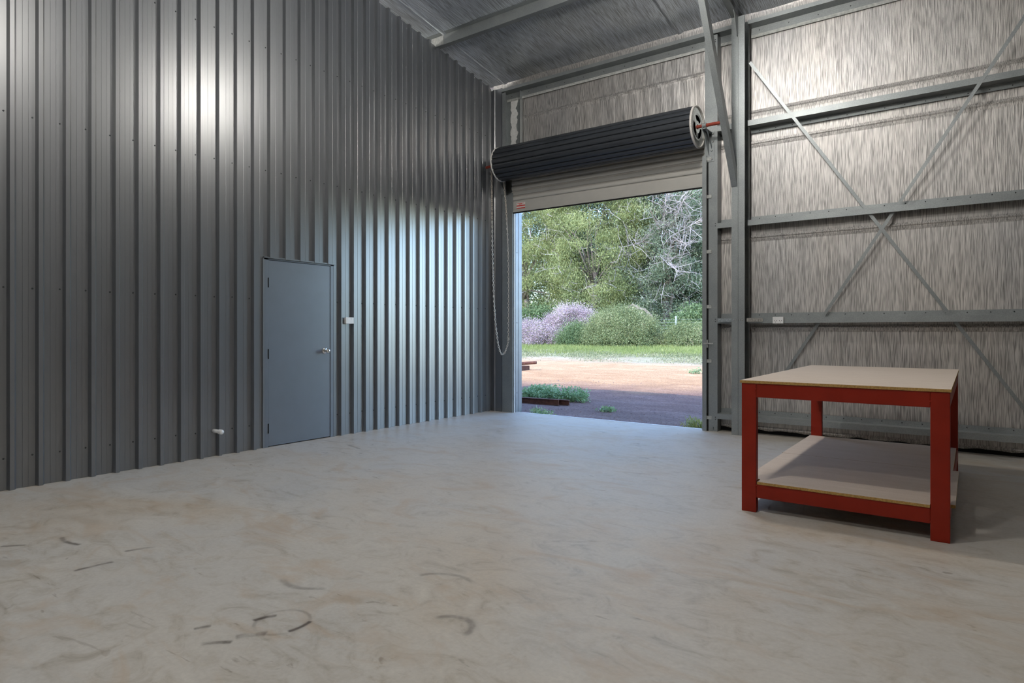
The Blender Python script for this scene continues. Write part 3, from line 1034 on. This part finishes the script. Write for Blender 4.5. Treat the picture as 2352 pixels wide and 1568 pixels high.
# hand chain
path = [(-6.00, 7.745, 3.74), (-5.998, 7.748, 3.2), (-5.995, 7.757, 2.5), (-5.985, 7.775, 1.85), (-5.972, 7.805, 1.40), (-5.955, 7.84, 1.10), (-5.945, 7.875, 0.97),
        (-5.93, 7.915, 0.905), (-5.915, 7.95, 0.92), (-5.895, 7.985, 1.0), (-5.877, 8.005, 1.13), (-5.872, 8.008, 1.6), (-5.873, 8.003, 2.4), (-5.885, 7.96, 3.2), (-5.90, 7.90, 3.70)]
P = [Vector(q) for q in path]
dense = []
for i in range(len(P) - 1):
    a, b, c_, d_ = P[max(i - 1, 0)], P[i], P[i + 1], P[min(i + 2, len(P) - 1)]
    for j in range(40):
        u = j / 40
        dense.append(0.5 * ((2 * b) + (c_ - a) * u + (2 * a - 5 * b + 4 * c_ - d_) * u * u + (3 * b - a - 3 * c_ + d_) * u ** 3))
dense.append(P[-1])
step, acc, nodes = 0.031, 0.0, [dense[0]]
for i in range(1, len(dense)):
    seg_ = (dense[i] - dense[i - 1]).length
    acc += seg_
    if acc >= step:
        nodes.append(dense[i])
        acc = 0.0
ch = MB()
for i in range(len(nodes) - 1):
    a, b = nodes[i], nodes[i + 1]
    t_ = (b - a).normalized()
    up = Vector((0.6, 0.8, 0)) if i % 2 == 0 else Vector((-0.8, 0.6, 0))
    s_ = (up - t_ * up.dot(t_)).normalized()
    n_ = t_.cross(s_)
    c0 = (a + b) / 2
    V, F = [], []
    for k in range(10):
        an = 2 * math.pi * k / 10
        q = c0 + t_ * (0.021 * math.copysign(abs(math.cos(an)) ** 0.8, math.cos(an))) + s_ * (0.0105 * math.sin(an))
        out = (t_ * math.cos(an) + s_ * math.sin(an)).normalized()
        for w in range(4):
            aw = math.pi / 4 + w * math.pi / 2
            V.append(q + (out * math.cos(aw) + n_ * math.sin(aw)) * 0.0042)
    for k in range(10):
        for w in range(4):
            F.append((k * 4 + w, k * 4 + (w + 1) % 4, ((k + 1) % 10) * 4 + (w + 1) % 4, ((k + 1) % 10) * 4 + w))
    ch.add(V, F)
chain = tag(ch.build('hand_chain', 'chain', None, smooth=True), 'looped galvanised hand chain hanging beside the roller door', 'chain')
ck = tag(MB().box(-5.90, -5.862, 8.018, 8.0315, 1.13, 1.17).box(-5.888, -5.874, 7.99, 8.018, 1.135, 1.150).build('chain_cleat', 'galv_dusty'), 'small metal cleat holding the hand chain on the door mullion', 'cleat')

# ------------------------------------------------------------------ personnel door
door = bpy.data.objects.new('door_1', None)
COL.objects.link(door)
door.location = (XL, 4.47, 0)
struct(door, 'plain dark grey door in the ribbed wall')
leaf = MB().box(XL - 0.035, XL + 0.006, 4.066, 4.889, 0.010, 2.045).build('door_leaf', 'door', door, bevel=0.0015)
fr = MB()
fr.box(XL - 0.09, XL + 0.012, 4.014, 4.0615, 0.0, 2.064)
fr.box(XL - 0.09, XL + 0.012, 4.8935, 4.938, 0.0, 2.064)
fr.box(XL - 0.09, XL + 0.012, 4.014, 4.938, 2.0485, 2.064)
fr.build('door_frame', 'door', door, bevel=0.001)
st = MB()
st.box(XL - 0.09, XL - 0.04, 4.0615, 4.8935, 0.0, 2.0485)
st.build('door_stop', 'black', door)
hd = MB().box(XL - 0.01, XL + 0.034, 4.000, 4.958, 2.0645, 2.0785).build('head_trim', 'wall', door)
fl2 = MB().box(XL - 0.005, XL + 0.016, 3.995, 4.0125, 0.0, 2.064).build('edge_trim', 'wall', door)
fl2 = MB().box(XL - 0.005, XL + 0.014, 4.9395, 4.957, 0.0, 2.064).build('edge_trim', 'wall', door)
for z in (1.80, 1.02, 0.205):
    MB().tube([(XL + 0.010, 4.0635, z - 0.053), (XL + 0.010, 4.0635, z + 0.053)], 0.0085, 10).build('hinge', 'black', door)
kn = MB().lathe([(0.038, 0.0), (0.038, 0.004), (0.033, 0.010), (0.016, 0.013)], (XL + 0.006, 4.815, 1.035), (1, 0, 0), 28).build('rose_plate', 'chrome', door, smooth=True)
kb2 = MB().lathe([(0.013, 0.0), (0.013, 0.022), (0.022, 0.030), (0.027, 0.042), (0.026, 0.056), (0.019, 0.066), (0.006, 0.068)], (XL + 0.018, 4.815, 1.035), (1, 0, 0), 28).build('door_knob', 'chrome', door, smooth=True)

# switch box, socket, pipe stub
sw = thing('power_outlet', 'white outlet on a conduit box screwed to the ribs beside the dark door', 'outlet', (XL + 0.03, 5.14, 1.40))
MB().box(XL + 0.0295, XL + 0.062, 5.082, 5.198, 1.362, 1.436).build('box', 'white', sw, bevel=0.003)
MB().box(XL + 0.062, XL + 0.070, 5.080, 5.200, 1.360, 1.438).build('face_plate', 'white', sw, bevel=0.003)
for y in (5.110, 5.170):
    MB().box(XL + 0.070, XL + 0.073, y - 0.007, y + 0.007, 1.410, 1.426).build('switch', 'white', sw)
so = thing('power_socket', 'white double power socket mounted on the middle wall girt', 'socket', (-1.878, 8.0, 1.40))
MB().box(-1.936, -1.820, 7.985, 8.017, 1.362, 1.436).build('box', 'white', so, bevel=0.003)
MB().box(-1.938, -1.818, 7.977, 7.985, 1.360, 1.438).build('face_plate', 'white', so, bevel=0.003)
for x in (-1.906, -1.850):
    MB().box(x - 0.007, x + 0.007, 7.973, 7.977, 1.415, 1.430).build('switch', 'white', so)
    mb = MB()
    mb.box(x - 0.013, x - 0.008, 7.9755, 7.977, 1.388, 1.398)
    mb.box(x + 0.008, x + 0.013, 7.9755, 7.977, 1.388, 1.398)
    mb.box(x - 0.002, x + 0.002, 7.9755, 7.977, 1.372, 1.382)
    mb.build('pin_slots', 'black', so)
ps = thing('pipe_stub', 'short white capped plastic pipe poking out of the ribbed wall near the floor', 'pipe', (XL, 3.452, 0.258))
MB().lathe([(0.019, -0.01), (0.019, 0.105)], (XL, 3.452, 0.258), (1, 0, 0), 20).build('pipe', 'white', ps, smooth=True)
MB().lathe([(0.023, 0.0), (0.024, 0.004), (0.024, 0.045), (0.020, 0.053), (0.004, 0.056)], (XL + 0.105, 3.452, 0.258), (1, 0, 0), 20).build('cap', 'white', ps, smooth=True)

# ------------------------------------------------------------------ workbench
TX0, TX1, TY0, TY1 = -1.335, -0.108, 4.607, 7.045
wbench = thing('workbench', 'red steel workbench with raw board top and lower shelf', 'workbench', ((TX0 + TX1) / 2, (TY0 + TY1) / 2, 0))
top = MB().box(TX0 - 0.004, TX1 + 0.004, TY0 - 0.006, TY1 + 0.006, 0.9035, 0.9225).build('table_top', 'board', wbench, bevel=0.0008)
top.data.materials.append(MAT['board_edge'])
for pl in top.data.polygons:
    if abs(pl.normal.z) < 0.5:
        pl.material_index = 1
LW, LD = 0.100, 0.052
for (x0, x1) in ((TX0 + 0.006, TX0 + 0.006 + LW), (TX1 - 0.002 - LW, TX1 - 0.002)):
    for (y0, y1) in ((TY0, TY0 + LD), (TY1 - LD, TY1)):
        MB().box(x0, x1, y0, y1, 0.0, 0.9030).build('leg', 'red', wbench, bevel=0.004)
X0I, X1I = TX0 + 0.006 + LW, TX1 - 0.002 - LW
for (y0, y1) in ((TY0 + 0.001, TY0 + 0.051), (TY1 - 0.051, TY1 - 0.001)):
    MB().box(X0I, X1I, y0, y1, 0.806, 0.9025).build('top_rail', 'red', wbench, bevel=0.004)
    MB().box(X0I, X1I, y0, y1, 0.103, 0.1985).build('shelf_rail', 'red', wbench, bevel=0.004)
for (x0, x1) in ((TX0 + 0.008, TX0 + 0.058), (TX1 - 0.054, TX1 - 0.004)):
    MB().box(x0, x1, TY0 + LD, TY1 - LD, 0.806, 0.9025).build('top_rail', 'red', wbench, bevel=0.004)
    MB().box(x0, x1, TY0 + LD, TY1 - LD, 0.103, 0.1985).build('shelf_rail', 'red', wbench, bevel=0.004)


def shelf(poly):
    mb = MB().prism(poly, lambda x, y: (x, y, 0.1995), lambda x, y: (x, y, 0.2175))
    o = mb.build('shelf_board', 'board', wbench)
    o.data.materials.append(MAT['board_edge'])
    for pl in o.data.polygons:
        if abs(pl.normal.z) < 0.5:
            pl.material_index = 1
    return o


SY = 5.832
shelf([(X0I + 0.006, TY0 - 0.004), (X1I - 0.002, TY0 - 0.004), (X1I - 0.002, TY0 + LD + 0.02), (-0.086, TY0 + LD + 0.02), (-0.086, SY - 0.0028), (TX0 + 0.004, SY - 0.0028), (TX0 + 0.004, TY0 + LD + 0.035), (X0I + 0.006, TY0 + LD + 0.035)])
shelf([(TX0 - 0.002, SY + 0.0028), (-0.122, SY + 0.0028), (-0.122, TY1 - LD - 0.008), (TX0 - 0.002, TY1 - LD - 0.008)])
mb = MB()
for (x, z) in ((X0I, 0.865), (X0I, 0.815), (X1I, 0.845), (X0I, 0.185), (X0I, 0.11), (X1I, 0.115)):
    mb.lathe([(0.006, 0), (0.004, 0.003), (0.001, 0.004)], (x, TY0 + 0.001, z), (0, -1, 0), 8)
tag(mb.build('weld_beads', 'red', wbench), kind='stuff')

# ------------------------------------------------------------------ high bay lamps under the rafter line, plus one added in the next bay
for (lx, ly, lab_) in ((-2.25, 5.40, 'round globe lamp hung under the rafter above the workbench'), (-2.25, 2.20, 'round globe lamp hung under the rafter beside the camera'), (-2.25, -1.10, 'round globe lamp hung behind the camera'),
                       (-8.2, 5.60, 'round globe lamp added out of sight in the neighbouring bay to light the foil above the ribbed wall')):  # last one is an added, unseen lamp brightening the foil above the partition
    lz = 5.02
    t = thing('globe_lamp', lab_, 'lamp', (lx, ly, lz), 'globe lamps in the roof')
    MB().lathe([(0.105, 0.068), (0.112, 0.075), (0.105, 0.10), (0.085, 0.12), (0.080, 0.18), (0.03, 0.185)], (lx, ly, lz), (0, 0, 1), 32).build('housing', 'black', t, smooth=True)
    MB().lathe([(0.004, -0.150), (0.045, -0.145), (0.085, -0.128), (0.118, -0.100), (0.138, -0.065), (0.146, -0.025), (0.142, 0.015), (0.128, 0.045), (0.10, 0.066)], (lx, ly, lz), (0, 0, 1), 24).build('diffuser', 'lamp', t, smooth=True)
    MB().tube([(lx, ly, lz + 0.18), (lx, ly, z_foil(ly) - 0.02)], 0.008, 8).build('hanging_rod', 'zinc', t)

# ------------------------------------------------------------------ outside


def zg(y):
    return -0.10 + (0.037 * (y - 13.0) if y > 13.0 else 0.0)


ys = [-60, -30, -20, -14, -10, -8, -6.6, YN - 0.02, 8.14] + list(np.arange(8.6, 13.1, 0.4)) + list(np.arange(13.5, 60, 1.0)) + [80, 120]
xs = list(np.arange(-70, 61, 2.0))
V, F = [], []
for y in ys:
    for x in xs:
        n_ = 0.012 * math.sin(x * 1.3 + y * 0.7) + 0.01 * math.sin(x * 0.6 - y * 1.9) if y > 9 else 0
        V.append((x, y, zg(y) + n_ - (0.15 if y < 8.13 else 0)))
for j in range(len(ys) - 1):
    for i in range(len(xs) - 1):
        a = j * len(xs) + i
        F.append((a, a + 1, a + len(xs) + 1, a + len(xs)))
n = len(V)
V += [(x, y, z - 0.5) for (x, y, z) in V]
F += [tuple(n + q for q in reversed(f)) for f in F]
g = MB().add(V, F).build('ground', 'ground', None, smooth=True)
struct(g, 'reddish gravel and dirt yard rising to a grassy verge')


def dirs_random(n):
    v = RNG.normal(size=(n, 3))
    return v / np.linalg.norm(v, axis=1)[:, None]


def leaf_quads(centres, length, width, droop=0.6, spread=1.0):
    """one diamond per centre, hanging at random."""
    n = len(centres)
    d = dirs_random(n) * spread
    d[:, 2] -= droop
    d /= np.linalg.norm(d, axis=1)[:, None]
    s = np.cross(d, dirs_random(n))
    s /= np.linalg.norm(s, axis=1)[:, None]
    L = length * RNG.uniform(0.6, 1.25, n)[:, None]
    W = width * RNG.uniform(0.7, 1.2, n)[:, None]
    V = np.empty((n, 4, 3))
    V[:, 0] = centres
    V[:, 1] = centres + d * L * 0.45 + s * W * 0.5
    V[:, 2] = centres + d * L
    V[:, 3] = centres + d * L * 0.45 - s * W * 0.5
    return V.reshape(-1, 3)


def crown_points(base, centre, radii, n_clusters, per, csize, flat=0.6, shell=0.55):
    u = dirs_random(n_clusters)
    r = RNG.uniform(shell, 1.0, n_clusters) ** 0.7
    C = np.array(centre) + u * r[:, None] * np.array(radii)
    sizes = csize * RNG.uniform(0.6, 1.3, n_clusters)
    pts = []
    for c, s in zip(C, sizes):
        q = RNG.normal(size=(per, 3)) * s * np.array([0.5, 0.5, 0.5 * flat])
        pts.append(c + q)
    return np.concatenate(pts), C


def branch_mb(base, targets, r0, mid_h):
    mb = MB()
    base = Vector(base)
    fork = base + Vector((random.uniform(-.3, .3), random.uniform(-.3, .3), mid_h))
    m1 = (base + fork) / 2 + Vector((random.uniform(-.25, .25), random.uniform(-.2, .2), 0))
    mb.tube([base - Vector((0, 0, .25)), m1, fork], [r0, r0 * 0.8, r0 * 0.62], 8)
    for tg in targets:
        tg = Vector(tg)
        a = fork - Vector((0, 0, random.uniform(0, mid_h * 0.35)))
        m_ = a.lerp(tg, 0.5) + Vector((random.uniform(-.5, .5), random.uniform(-.4, .4), random.uniform(-.1, .6)))
        mb.tube([a, m_, tg], [r0 * 0.34, r0 * 0.2, r0 * 0.07], 6)
    return mb


def tree(name, label, x, y, h, rx, ry, leafmat, ncl, per, csize, leaf, droop, group, low=0.18, bark='bark', twigs=0):
    b = (x, y, zg(y))
    t = thing(name, label, 'tree', b, group)
    cz = zg(y) + h * (0.5 + low / 2)
    pts, C = crown_points(b, (x, y, cz), (rx, ry, h * (0.5 - low / 2)), ncl, per, csize)
    me = quad_mesh('foliage', leaf_quads(pts, leaf[0], leaf[1], droop), leafmat)
    o = bpy.data.objects.new('foliage', me)
    COL.objects.link(o)
    o.parent = t
    o.matrix_parent_inverse = Matrix.Translation(-Vector(t.location))
    sel = C[RNG.choice(len(C), min(16, len(C)), replace=False)]
    branch_mb(b, sel, 0.05 + h * 0.017, h * 0.32).build('trunk', bark, t, smooth=True)
    if twigs:
        mb = MB()
        for i in RNG.choice(len(C), twigs):
            q = Vector(C[i]) + Vector(RNG.normal(0, 0.35, 3))
            e = q + Vector((random.gauss(0, 0.5), -abs(random.gauss(0.2, 0.4)), random.gauss(0.1, 0.5)))
            k = q.lerp(e, 0.5) + Vector((random.gauss(0, .1), random.gauss(0, .1), random.gauss(0, .1)))
            mb.tube([q, k, e], [0.020, 0.014, 0.005], 3, False)
            for _ in range(2):
                f_ = k.lerp(e, random.random())
                mb.tube([f_, f_ + Vector((random.gauss(0, .3), random.gauss(-.1, .2), random.gauss(0.05, .3)))], [0.010, 0.004], 3, False)
        tag(mb.build('twigs', 'dead_wood', t), kind='stuff')
    return t


TG = 'trees beyond the grass verge'
tree('acacia_tree', 'feathery light green acacia at the ribbed wall side of the door view', -25.2, 36.8, 13.0, 3.6, 2.6, 'acacia', 210, 520, 0.95, (0.17, 0.032), 0.9, TG, 0.02, twigs=260)
tree('acacia_tree', 'broad light green acacia behind the lilac flowering shrub', -19.9, 36.4, 13.5, 3.5, 2.6, 'acacia', 230, 540, 0.95, (0.17, 0.032), 0.9, TG, 0.02, twigs=320)
tree('gum_tree', 'grey green gum tree in the middle of the door view behind the big round shrub', -15.6, 38.2, 14.0, 3.2, 2.6, 'gum', 220, 460, 0.85, (0.14, 0.035), 0.6, TG, 0.04, twigs=420)
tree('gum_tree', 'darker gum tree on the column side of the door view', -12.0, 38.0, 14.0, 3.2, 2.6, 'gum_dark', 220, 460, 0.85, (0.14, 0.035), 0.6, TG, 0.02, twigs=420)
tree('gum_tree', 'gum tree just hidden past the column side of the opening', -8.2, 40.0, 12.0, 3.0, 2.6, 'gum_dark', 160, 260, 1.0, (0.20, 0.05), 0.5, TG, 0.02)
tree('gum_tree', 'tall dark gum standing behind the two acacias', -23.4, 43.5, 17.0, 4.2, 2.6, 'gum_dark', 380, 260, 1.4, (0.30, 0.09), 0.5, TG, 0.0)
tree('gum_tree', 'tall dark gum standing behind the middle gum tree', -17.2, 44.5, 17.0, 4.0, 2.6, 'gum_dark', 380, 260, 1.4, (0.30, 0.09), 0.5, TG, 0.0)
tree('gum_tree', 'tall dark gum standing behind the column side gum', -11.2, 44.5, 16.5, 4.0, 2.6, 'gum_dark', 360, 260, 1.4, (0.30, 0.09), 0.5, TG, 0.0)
tree('gum_tree', 'tall dark gum beyond the acacia at the ribbed wall side', -30.0, 43.0, 16.0, 4.2, 2.6, 'gum_dark', 240, 170, 1.4, (0.30, 0.09), 0.5, TG, 0.0)


def dead_tree(label, base, fork, tips, r0):
    t = thing('dead_tree', label, 'tree', base, 'bare branches among the gum trees')
    mb = MB()
    base, fork = Vector(base), Vector(fork)
    mid = base.lerp(fork, 0.5) + Vector((0.35, 0, 0.1))
    MB().tube([base - Vector((0, 0, 0.2)), mid, fork], [r0, r0 * 0.8, r0 * 0.6], 8).build('trunk', 'bark', t, smooth=True)
    for tip in tips:
        tip = Vector(tip)
        m_ = fork.lerp(tip, 0.5) + Vector((random.uniform(-.3, .3), random.uniform(-.3, .3), random.uniform(-.2, .4)))
        mb.tube([fork, m_, tip], [r0 * 0.5, r0 * 0.3, r0 * 0.12], 6)
        for _ in range(26):
            u = random.uniform(0.25, 1.0)
            s = m_.lerp(tip, (u - 0.5) * 2) if u > 0.5 else fork.lerp(m_, u * 2)
            e = s + Vector((random.gauss(0.35, 0.75), random.gauss(-0.25, 0.5), random.gauss(0.25, 0.6)))
            k = s.lerp(e, 0.55) + Vector((random.gauss(0, .12), random.gauss(0, .1), random.gauss(0, .12)))
            mb.tube([s, k, e], [0.024, 0.016, 0.006], 4, False)
            for _ in range(3):
                f_ = s.lerp(e, random.uniform(0.4, 1.0))
                mb.tube([f_, f_ + Vector((random.gauss(0.15, .3), random.gauss(-.1, .25), random.gauss(0.05, .3)))], [0.012, 0.005], 3, False)
    mb.build('branches', 'dead_wood', t, smooth=True)


dead_tree('bleached bare branches spreading among the column side gum', (-15.5, 38.3, zg(38.3)), (-15.4, 37.2, 6.5),
          [(-17.2, 34.9, 6.3), (-12.7, 34.4, 6.0), (-12.0, 34.6, 7.5), (-12.8, 34.4, 9.1), (-14.1, 34.7, 9.8), (-13.4, 34.5, 4.6)], 0.12)
t = thing('fallen_trunk', 'arched fallen trunk behind the big round shrub', 'trunk', (-15.4, 33.8, zg(33.8)))
MB().tube([(-16.7, 33.9, zg(33.9) - 0.2), (-16.55, 33.9, 1.4), (-16.5, 33.95, 2.1), (-16.25, 33.9, 2.62), (-15.9, 33.85, 2.78), (-15.55, 33.9, 2.55), (-15.2, 33.9, 2.5), (-14.75, 33.8, 2.1), (-14.5, 33.85, 1.5), (-14.2, 33.8, 0.6)], [0.10, 0.11, 0.08, 0.09, 0.075, 0.09, 0.08, 0.10, 0.10, 0.12], 8).build('trunk', 'bark', t, smooth=True)


def shrub(name, label, x, y, rx, ry, h, mat, ncl, per, csize, leaf, group, inner=None, lean=0.0):
    b = (x, y, zg(y))
    t = thing(name, label, 'shrub', b, group)
    u = dirs_random(ncl)
    u[:, 2] = np.abs(u[:, 2])
    r = RNG.uniform(0.55, 1.0, ncl) ** 0.5
    C = np.array((x, y, zg(y) + 0.05)) + u * r[:, None] * np.array((rx, ry, h))
    C[:, 2] += lean * (C[:, 0] - x)
    C[:, 2] = np.maximum(C[:, 2], zg(y) + 0.1)
    pts = np.concatenate([c + RNG.normal(size=(per, 3)) * csize * 0.5 for c in C])
    pts[:, 2] = np.maximum(pts[:, 2], zg(y) - 0.05)
    nm = 'blossom' if mat == 'lilac' else 'foliage'
    o = bpy.data.objects.new(nm, quad_mesh(nm, leaf_quads(pts, leaf[0], leaf[1], -0.5), mat))
    COL.objects.link(o)
    o.parent = t
    o.matrix_parent_inverse = Matrix.Translation(-Vector(t.location))
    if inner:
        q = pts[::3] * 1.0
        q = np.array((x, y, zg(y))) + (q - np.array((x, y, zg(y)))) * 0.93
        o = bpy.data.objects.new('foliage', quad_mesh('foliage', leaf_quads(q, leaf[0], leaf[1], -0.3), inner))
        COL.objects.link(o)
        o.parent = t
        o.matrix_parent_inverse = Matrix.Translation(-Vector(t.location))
    mb = MB()
    for c in C[:14]:
        mb.tube([b, tuple(np.array(b) * 0.4 + c * 0.6), tuple(c)], [0.03, 0.018, 0.008], 5)
    tag(mb.build('stems', 'bark', t), kind='stuff')


SG = 'shrubs along the grass verge'
shrub('flowering_shrub', 'low lilac flowering shrub at the ribbed wall side of the door view', -20.2, 29.6, 2.0, 1.3, 1.15, 'lilac', 150, 300, 0.40, (0.055, 0.038), SG, 'shrub')
shrub('flowering_shrub', 'taller lilac flowering shrub between the acacia and the big round shrub', -18.3, 30.8, 1.8, 1.2, 2.05, 'lilac', 170, 300, 0.40, (0.055, 0.038), SG, 'shrub')
shrub('green_shrub', 'small deep green shrub in front of the taller lilac shrub', -17.1, 29.3, 0.95, 0.8, 1.0, 'shrub_dark', 80, 260, 0.38, (0.075, 0.03), SG)
shrub('green_shrub', 'big round grey green shrub in the middle of the verge', -14.5, 29.6, 2.15, 1.4, 1.80, 'shrub', 280, 330, 0.40, (0.07, 0.026), SG, 'shrub_dark')
shrub('green_shrub', 'smaller grey green shrub on the column side of the verge', -11.2, 30.0, 1.15, 0.9, 0.95, 'shrub', 120, 300, 0.38, (0.07, 0.026), SG, 'shrub_dark')
shrub('green_shrub', 'dark shrub growing beneath the trees behind the wire fence', -11.6, 34.6, 2.6, 1.0, 1.9, 'shrub_dark', 150, 140, 0.5, (0.14, 0.07), SG)
shrub('green_shrub', 'dark undergrowth shrub beneath the acacias', -22.3, 34.2, 3.4, 1.0, 2.0, 'shrub_dark', 160, 140, 0.5, (0.14, 0.07), SG)

# wire fence among the trees
fe = thing('wire_fence', 'wire farm fence with steel posts behind the round shrub', 'fence', (-11, 32.4, zg(32.4)))
for x in (-15.6, -12.75, -9.9, -7.0):
    MB().tube([(x, 32.4, zg(32.4) - 0.2), (x, 32.4, zg(32.4) + 1.45)], 0.05, 8).build('post', 'galv_dusty', fe)
for i in range(8):
    zz = zg(32.4) + 0.15 + i * 0.16
    MB().tube([(-15.6, 32.4, zz), (-7.0, 32.4, zz)], 0.004, 4).build('wire', 'galv_dusty', fe)

# grass and ground cover
nb = 80000
gx = RNG.uniform(-32, -3, nb)
gy = RNG.uniform(23.5, 34.5, nb) + RNG.normal(0, 0.5, nb)
cen = np.stack([gx, gy, np.array([zg(v) for v in gy])], 1)
hh = RNG.uniform(0.05, 0.19, nb)
lean = RNG.normal(0, 0.06, (nb, 2))
an = RNG.uniform(0, math.pi, nb)
w = 0.012
V = np.empty((nb, 3, 3))
V[:, 0] = cen + np.stack([np.cos(an) * w, np.sin(an) * w, np.zeros(nb)], 1)
V[:, 1] = cen - np.stack([np.cos(an) * w, np.sin(an) * w, np.zeros(nb)], 1)
V[:, 2] = cen + np.stack([lean[:, 0], lean[:, 1], hh], 1)
o = bpy.data.objects.new('verge_grass', quad_mesh('verge_grass', V.reshape(-1, 3), 'grass', 3))
COL.objects.link(o)
tag(o, 'bright green grass growing along the verge below the shrubs', 'grass', kind='stuff')
nb = 60000
gy = 19.8 + RNG.beta(2.2, 1.6, nb) * 5.2
gx = RNG.uniform(-30, -3, nb)
pn_ = np.sin(gx * 1.7 + gy) + np.sin(gx * 0.6 - gy * 2.1) + RNG.normal(0, 0.8, nb)
keep = pn_ > -0.3 + (22.5 - gy) * 0.35
gx, gy = gx[keep], gy[keep]
cen = np.stack([gx, gy, np.array([zg(v) for v in gy]) + RNG.uniform(0.0, 0.07, len(gx))], 1)
o = bpy.data.objects.new('ground_cover_weeds', quad_mesh('ground_cover_weeds', leaf_quads(cen, 0.055, 0.03, -0.3), 'cover'))
COL.objects.link(o)
tag(o, 'sparse pale weeds creeping over the edge of the dirt', 'weeds', kind='stuff')


def weed(label, x, y, rx, ry, h, n_, mat='weed', leaf=(0.07, 0.035), group='weeds in the yard', name='weed_clump'):
    t = thing(name, label, 'weed', (x, y, zg(y)), group)
    stems = MB()
    pts = []
    for i in range(max(4, n_ // 28)):
        a, r = random.uniform(0, 6.28), math.sqrt(random.random())
        bx, by = x + rx * r * math.cos(a) * 0.8, y + ry * r * math.sin(a) * 0.8
        hgt = h * random.uniform(0.5, 1.0)
        tip = (bx + random.gauss(0, h * 0.25), by + random.gauss(0, h * 0.25), zg(y) + hgt)
        stems.tube([(bx, by, zg(y) - 0.03), tip], [0.005, 0.002], 4)
        for j in range(28):
            u = random.uniform(0.15, 1.0)
            pts.append([bx + (tip[0] - bx) * u + random.gauss(0, 0.05), by + (tip[1] - by) * u + random.gauss(0, 0.05), zg(y) + hgt * u + random.gauss(0, 0.02)])
    o = bpy.data.objects.new('foliage', quad_mesh('foliage', leaf_quads(np.array(pts), leaf[0], leaf[1], -0.2), mat))
    COL.objects.link(o)
    o.parent = t
    o.matrix_parent_inverse = Matrix.Translation(-Vector(t.location))
    tag(stems.build('stems', mat, t), kind='stuff')


weed('leafy green weed clump growing behind the rusty steel beams', -6.75, 10.75, 0.95, 0.42, 0.25, 2600)
weed('low weed sprig at the shade line of the yard', -8.1, 12.3, 0.5, 0.3, 0.12, 260)
weed('tiny weed tuft against the slab at the ribbed wall side of the opening', -5.52, 8.42, 0.22, 0.07, 0.13, 420, leaf=(0.05, 0.02))
weed('tiny grass tuft against the slab at the column side of the opening', -3.02, 8.42, 0.18, 0.07, 0.17, 420, 'grass', (0.09, 0.012))
weed('small weed sprig on the sunny dirt', -6.4, 17.6, 0.22, 0.18, 0.12, 120)
weed('low creeping weed on the shaded gravel', -5.2, 9.75, 0.35, 0.14, 0.04, 120)

# rusty steel
RB = 'rusty steel beams lying outside'


def ibeam(label, a, b, h=0.105, wd=0.075, mat='rust'):
    a, b = Vector(a), Vector(b)
    d = (b - a).normalized()
    s = Vector((-d.y, d.x, 0)).normalized()
    tf, tw = 0.010, 0.008
    poly = [(-wd / 2, 0), (wd / 2, 0), (wd / 2, tf), (tw, tf), (tw, h - tf), (wd / 2, h - tf), (wd / 2, h), (-wd / 2, h), (-wd / 2, h - tf), (-tw, h - tf), (-tw, tf), (-wd / 2, tf)]
    fn = lambda o: (lambda u, z: tuple(o + s * u + Vector((0, 0, z))))
    o = MB().prism(poly, fn(a), fn(b)).build('steel_beam', mat)
    return tag(o, label, 'beam', RB)


ibeam('nearer rusty steel beam lying on the shaded gravel', (-9.2, 9.72, -0.095), (-6.17, 9.98, -0.095))
ibeam('rusty steel beam lying behind the nearer one, sticking out slightly further', (-9.0, 9.86, -0.095), (-6.02, 10.10, -0.095), 0.095)
ob = MB().tube([(-13.8, 15.6, zg(15.6) + 0.06), (-11.15, 16.7, zg(16.7) + 0.24)], 0.05, 10).build('steel_pipe', 'rust')
tag(ob, 'rusty pipe lying tilted on the sunny dirt at the edge of the opening', 'pipe')
ob = MB().box(-11.75, -11.45, 16.25, 16.75, zg(16.5) - 0.03, zg(16.5) + 0.135).build('timber_block', 'rust')
tag(ob, 'brown timber block propping up the tilted rusty pipe', 'block')

# loose stones on the gravel
st_ = MB()
for _ in range(1500):
    x, y = random.uniform(-9, -2.2), 8.3 + random.random() ** 1.3 * 6.5
    r = random.uniform(0.006, 0.017)
    if x < -5.9 and 9.55 < y < 10.3:
        continue
    st_.add([(x - r, y, zg(y)), (x, y - r, zg(y)), (x + r, y, zg(y)), (x, y + r, zg(y)), (x + r * .2, y, zg(y) + r * 1.1)], [(0, 1, 4), (1, 2, 4), (2, 3, 4), (3, 0, 4)])
o = st_.build('loose_gravel', simple('gravel_stone', (0.24, 0.17, 0.16), 0.9, 0, 0.2, 0.4, 9))
tag(o, 'loose reddish gravel stones scattered over the yard', 'gravel', kind='stuff')

bpy.context.view_layer.update()
